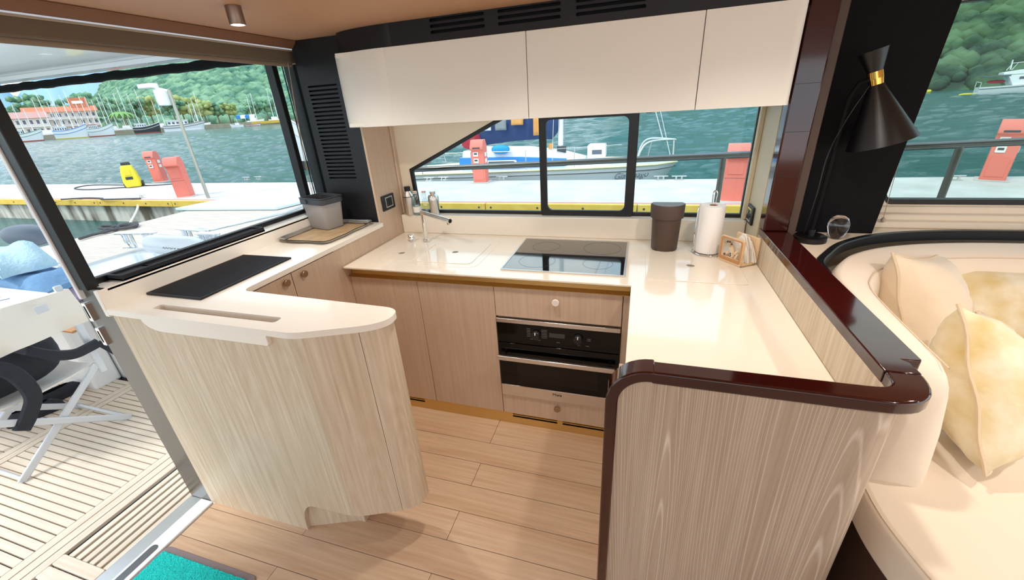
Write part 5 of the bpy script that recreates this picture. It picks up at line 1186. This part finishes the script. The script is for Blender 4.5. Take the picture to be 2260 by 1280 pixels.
# quay, building
qa = [faraway(px, 290, 312) for px in (-260, 60, 200, 330, 480, 620, 760)]
q = MB(); q.loft([[(p.x, p.y, SEA-.5), (p.x*1.25, p.y*1.25, SEA-.5), (p.x*1.25, p.y*1.25, SEA+2.2), (p.x, p.y, SEA+2.2)] for p in qa])
struct(q.build('quay', 'quay_stone')); bpy.data.objects['quay'].name = 'ground_quay'
yq = [faraway(px, 290, 311.6) for px in (556, 640)]
tag(MB().loft([[(p.x, p.y, SEA+.8), (p.x*1.002, p.y*1.002, SEA+.8), (p.x*1.002, p.y*1.002, SEA+2.3), (p.x, p.y, SEA+2.3)] for p in yq]).build('yellow_quay_edge', 'timber_yellow'), 'yellow painted edge of the far quay wall', 'quay edge')
def building(label, px0, px1, dist, z0, h, roofh, rm_, floors, nb, over=1.2):
    a = faraway(px0, 280, dist); b = faraway(px1, 280, dist); d = Vector((b.x-a.x, b.y-a.y, 0)); Lb = d.length
    t = thing('waterfront_building', label, 'building', (a.x, a.y, z0), rz=math.atan2(d.y, d.x))
    # local x runs left to right as seen, local -y faces the water
    MB().box(0, Lb, 0, 12, 0, h).build('wall', 'facade', t)
    MB().prism([(-over, h), (12+over, h), (6, h+roofh)], -over, Lb+over, 'x').build('roof', rm_, t)
    fh = h/floors
    for f in range(floors):
        MB().box(-.3, Lb+.3, -1.3, .05, f*fh-.1, f*fh+.15).build('balcony_slab', 'gelcoat', t) if f else None
        for k in range(nb):
            x = Lb*(k+.22)/nb; w = Lb/nb*.56
            wn = MB().box(x, x+w, -.08, .02, f*fh+fh*.28, f*fh+fh*.82).build('window', 'gelcoat', t)
            MB().box(x+.12, x+w-.12, -.12, -.07, f*fh+fh*.32, f*fh+fh*.78).build('pane', 'window_dark', wn)
    return t
building('long low waterfront building with a pink roof', -120, 112, 345, SEA+2.2, 8.5, 3.2, 'roof_pink', 2, 14)
building('waterfront house with orange roof and balconies behind the fishing boats', 70, 226, 362, SEA+2.2, 11.5, 3.0, 'roof_orange', 3, 10)
sgp = faraway(176, 236, 350); t = thing('roof_sign', 'orange sign board on the waterfront roof', 'sign', (sgp.x, sgp.y, SEA+15), rz=math.radians(30))
MB().box(-4.6, 4.6, -.2, .2, 0, 5.2).build('board', 'roof_orange', t); MB().box(-2.6, 2.6, -.3, -.2, 2.2, 3.6).build('pale_panel', 'gelcoat', t)

# ================================================================ TREES, HILLS
_bm = bmesh.new(); bmesh.ops.create_icosphere(_bm, subdivisions=1, radius=1)
ICV = [tuple(v.co) for v in _bm.verts]; ICF = [tuple(v.index for v in f.verts) for f in _bm.faces]; _bm.free()
_bm = bmesh.new(); bmesh.ops.create_icosphere(_bm, subdivisions=2, radius=1)
ICV2 = [tuple(v.co) for v in _bm.verts]; ICF2 = [tuple(v.index for v in f.verts) for f in _bm.faces]; _bm.free()
def ico(r, c, rnd, fine=False):
    V, F_ = (ICV2, ICF2) if fine else (ICV, ICF); u = rnd.uniform
    return [(c[0]+x*r*(1+u(-.18, .18)), c[1]+y*r*(1+u(-.18, .18)), c[2]+z*r*.85*(1+u(-.18, .18))) for x, y, z in V], F_
rnd = random.Random(3)
def tree(px, py, dist, hgt, wid, m_, label, group):
    p = faraway(px, py, dist); t = thing('shore_tree', label, 'tree', (p.x, p.y, SEA+2.2), group=group); q = MB(); z = SEA+2.2
    for k in range(34):
        a = rnd.uniform(0, 6.28); rr_ = rnd.uniform(0, .75)*wid; q.add(*ico(wid*rnd.uniform(.16, .30), (p.x+rr_*math.cos(a), p.y+rr_*math.sin(a), z+hgt*rnd.uniform(.45, .92)), rnd))
    q.build('crown', m_, t, smooth=True, ang=180)
    MB().tube([(p.x, p.y, z), (p.x, p.y, z+hgt*.6)], [.45, .25], 7).build('trunk', 'trunk', t)
for i, (px, h, w) in enumerate(((-60, 17, 10), (30, 15, 9), (58, 19, 10), (95, 23, 10), (118, 21, 9), (140, 19, 8), (168, 17, 6), (195, 22, 11), (226, 25, 12), (252, 20, 10))):
    tree(px, 285, 392+14*(i % 3), h, w, 'tree_green', 'dense green tree behind the waterfront roofs', 'trees behind the waterfront buildings')
for i, (px, h, w) in enumerate(((286, 14, 7), (320, 17, 8), (345, 18, 8), (395, 16, 8), (415, 18, 9), (436, 17, 9), (462, 14, 8), (490, 13, 7), (515, 12, 7), (568, 12, 7), (600, 13, 8))):
    tree(px, 285, 338+4*(i % 3), h, w, 'tree_yellow' if i in (2, 4, 5, 6, 8) else 'tree_green', 'yellow-green tree on the quay below the wooded hill' if i in (2, 4, 5, 6, 8) else 'green tree on the quay below the wooded hill', 'trees on the quay')
p = faraway(280, 285, 326); t = thing('palm_tree', 'spreading palm beside the waterfront building', 'tree', (p.x, p.y, SEA+2.2))
MB().tube(spline([(p.x, p.y, SEA+2.2), (p.x+.5, p.y, SEA+6), (p.x+.3, p.y, SEA+11)]), [.4]*13, 7).build('trunk', 'trunk', t)
for k in range(13):
    a = 6.283*k/13; q = []; 
    for s_ in range(7):
        u = s_/6; r_ = 6.5*u; zc = SEA+11+3.2*u-6.0*u*u; c = Vector((p.x+.3+r_*math.cos(a), p.y+r_*math.sin(a), zc)); n = Vector((-math.sin(a), math.cos(a), 0))*(.9*math.sin(math.pi*min(1, u*.9+.08)))
        q.append([c-n-Vector((0, 0, .35)), c, c+n-Vector((0, 0, .35)), c-Vector((0, 0, .1))])
    MB().loft(q).build('frond', 'palm_leaf', t)
# wooded hill on the left, canopy heaped over a ridge
def hillside(name, fn, px0, px1, d0, d1, n, rad, m_, ground_m, seed, azn=24):
    r2 = random.Random(seed); g = MB(); nd = 10; vs = []
    for i in range(azn+1):
        for j in range(nd+1):
            px = px0+(px1-px0)*i/azn; dd = d0+(d1-d0)*j/nd; p = faraway(px, 285, dd); vs.append((p.x, p.y, SEA+fn(px, j/nd)))
    g.add(vs, [(i*(nd+1)+j, (i+1)*(nd+1)+j, (i+1)*(nd+1)+j+1, i*(nd+1)+j+1) for i in range(azn) for j in range(nd)])
    h = g.build(name, ground_m, smooth=True); struct(h)
    q = MB()
    for _ in range(n):
        t = r2.random()**.8; px = r2.uniform(px0, px1); dd = d0+(d1-d0)*t; p = faraway(px, 285, dd); q.add(*ico(rad*r2.uniform(.7, 1.35), (p.x, p.y, SEA+fn(px, t)+rad*.25), r2))
    o = q.build(name.replace('hill', 'forest'), m_, smooth=True, ang=180); tag(o, 'dense forest canopy covering the ' + ('green hill across the harbour' if m_ == 'forest_left' else 'steep shore behind the motor yacht'), 'forest', kind='stuff')
def f_left(px, t):
    k = max(0, min(1, (px-215)/330)); return 2.0 + (10+150*k**.75)*(t**1.1)
hillside('hill_left', f_left, 215, 800, 385, 760, 8500, 4.6, 'forest_left', 'forest_left', 5)
def f_right(px, t): return -.6 + 4*min(1, t*6) + 80*t**1.05
hillside('hill_right', f_right, 1350, 2900, 128, 300, 14500, 1.95, 'forest_right', 'forest_right', 9)
g = MB(); vs = []
for i in range(61):
    px = -420+1000*i/60; p = faraway(px, 270, 3200); hgt = 330+70*math.sin(i*.35+.6)+45*math.sin(i*.8)+25*math.sin(i*1.9)+ (80 if px > 220 else 0)
    vs += [(p.x, p.y, SEA-5), (p.x*1.06, p.y*1.06, SEA+hgt*.62), (p.x*1.16, p.y*1.16, SEA+hgt)]
g.add(vs, [(i*3+j, (i+1)*3+j, (i+1)*3+j+1, i*3+j+1) for i in range(60) for j in range(2)])
struct(g.build('mountain_ridge', 'mountain_haze', smooth=True))
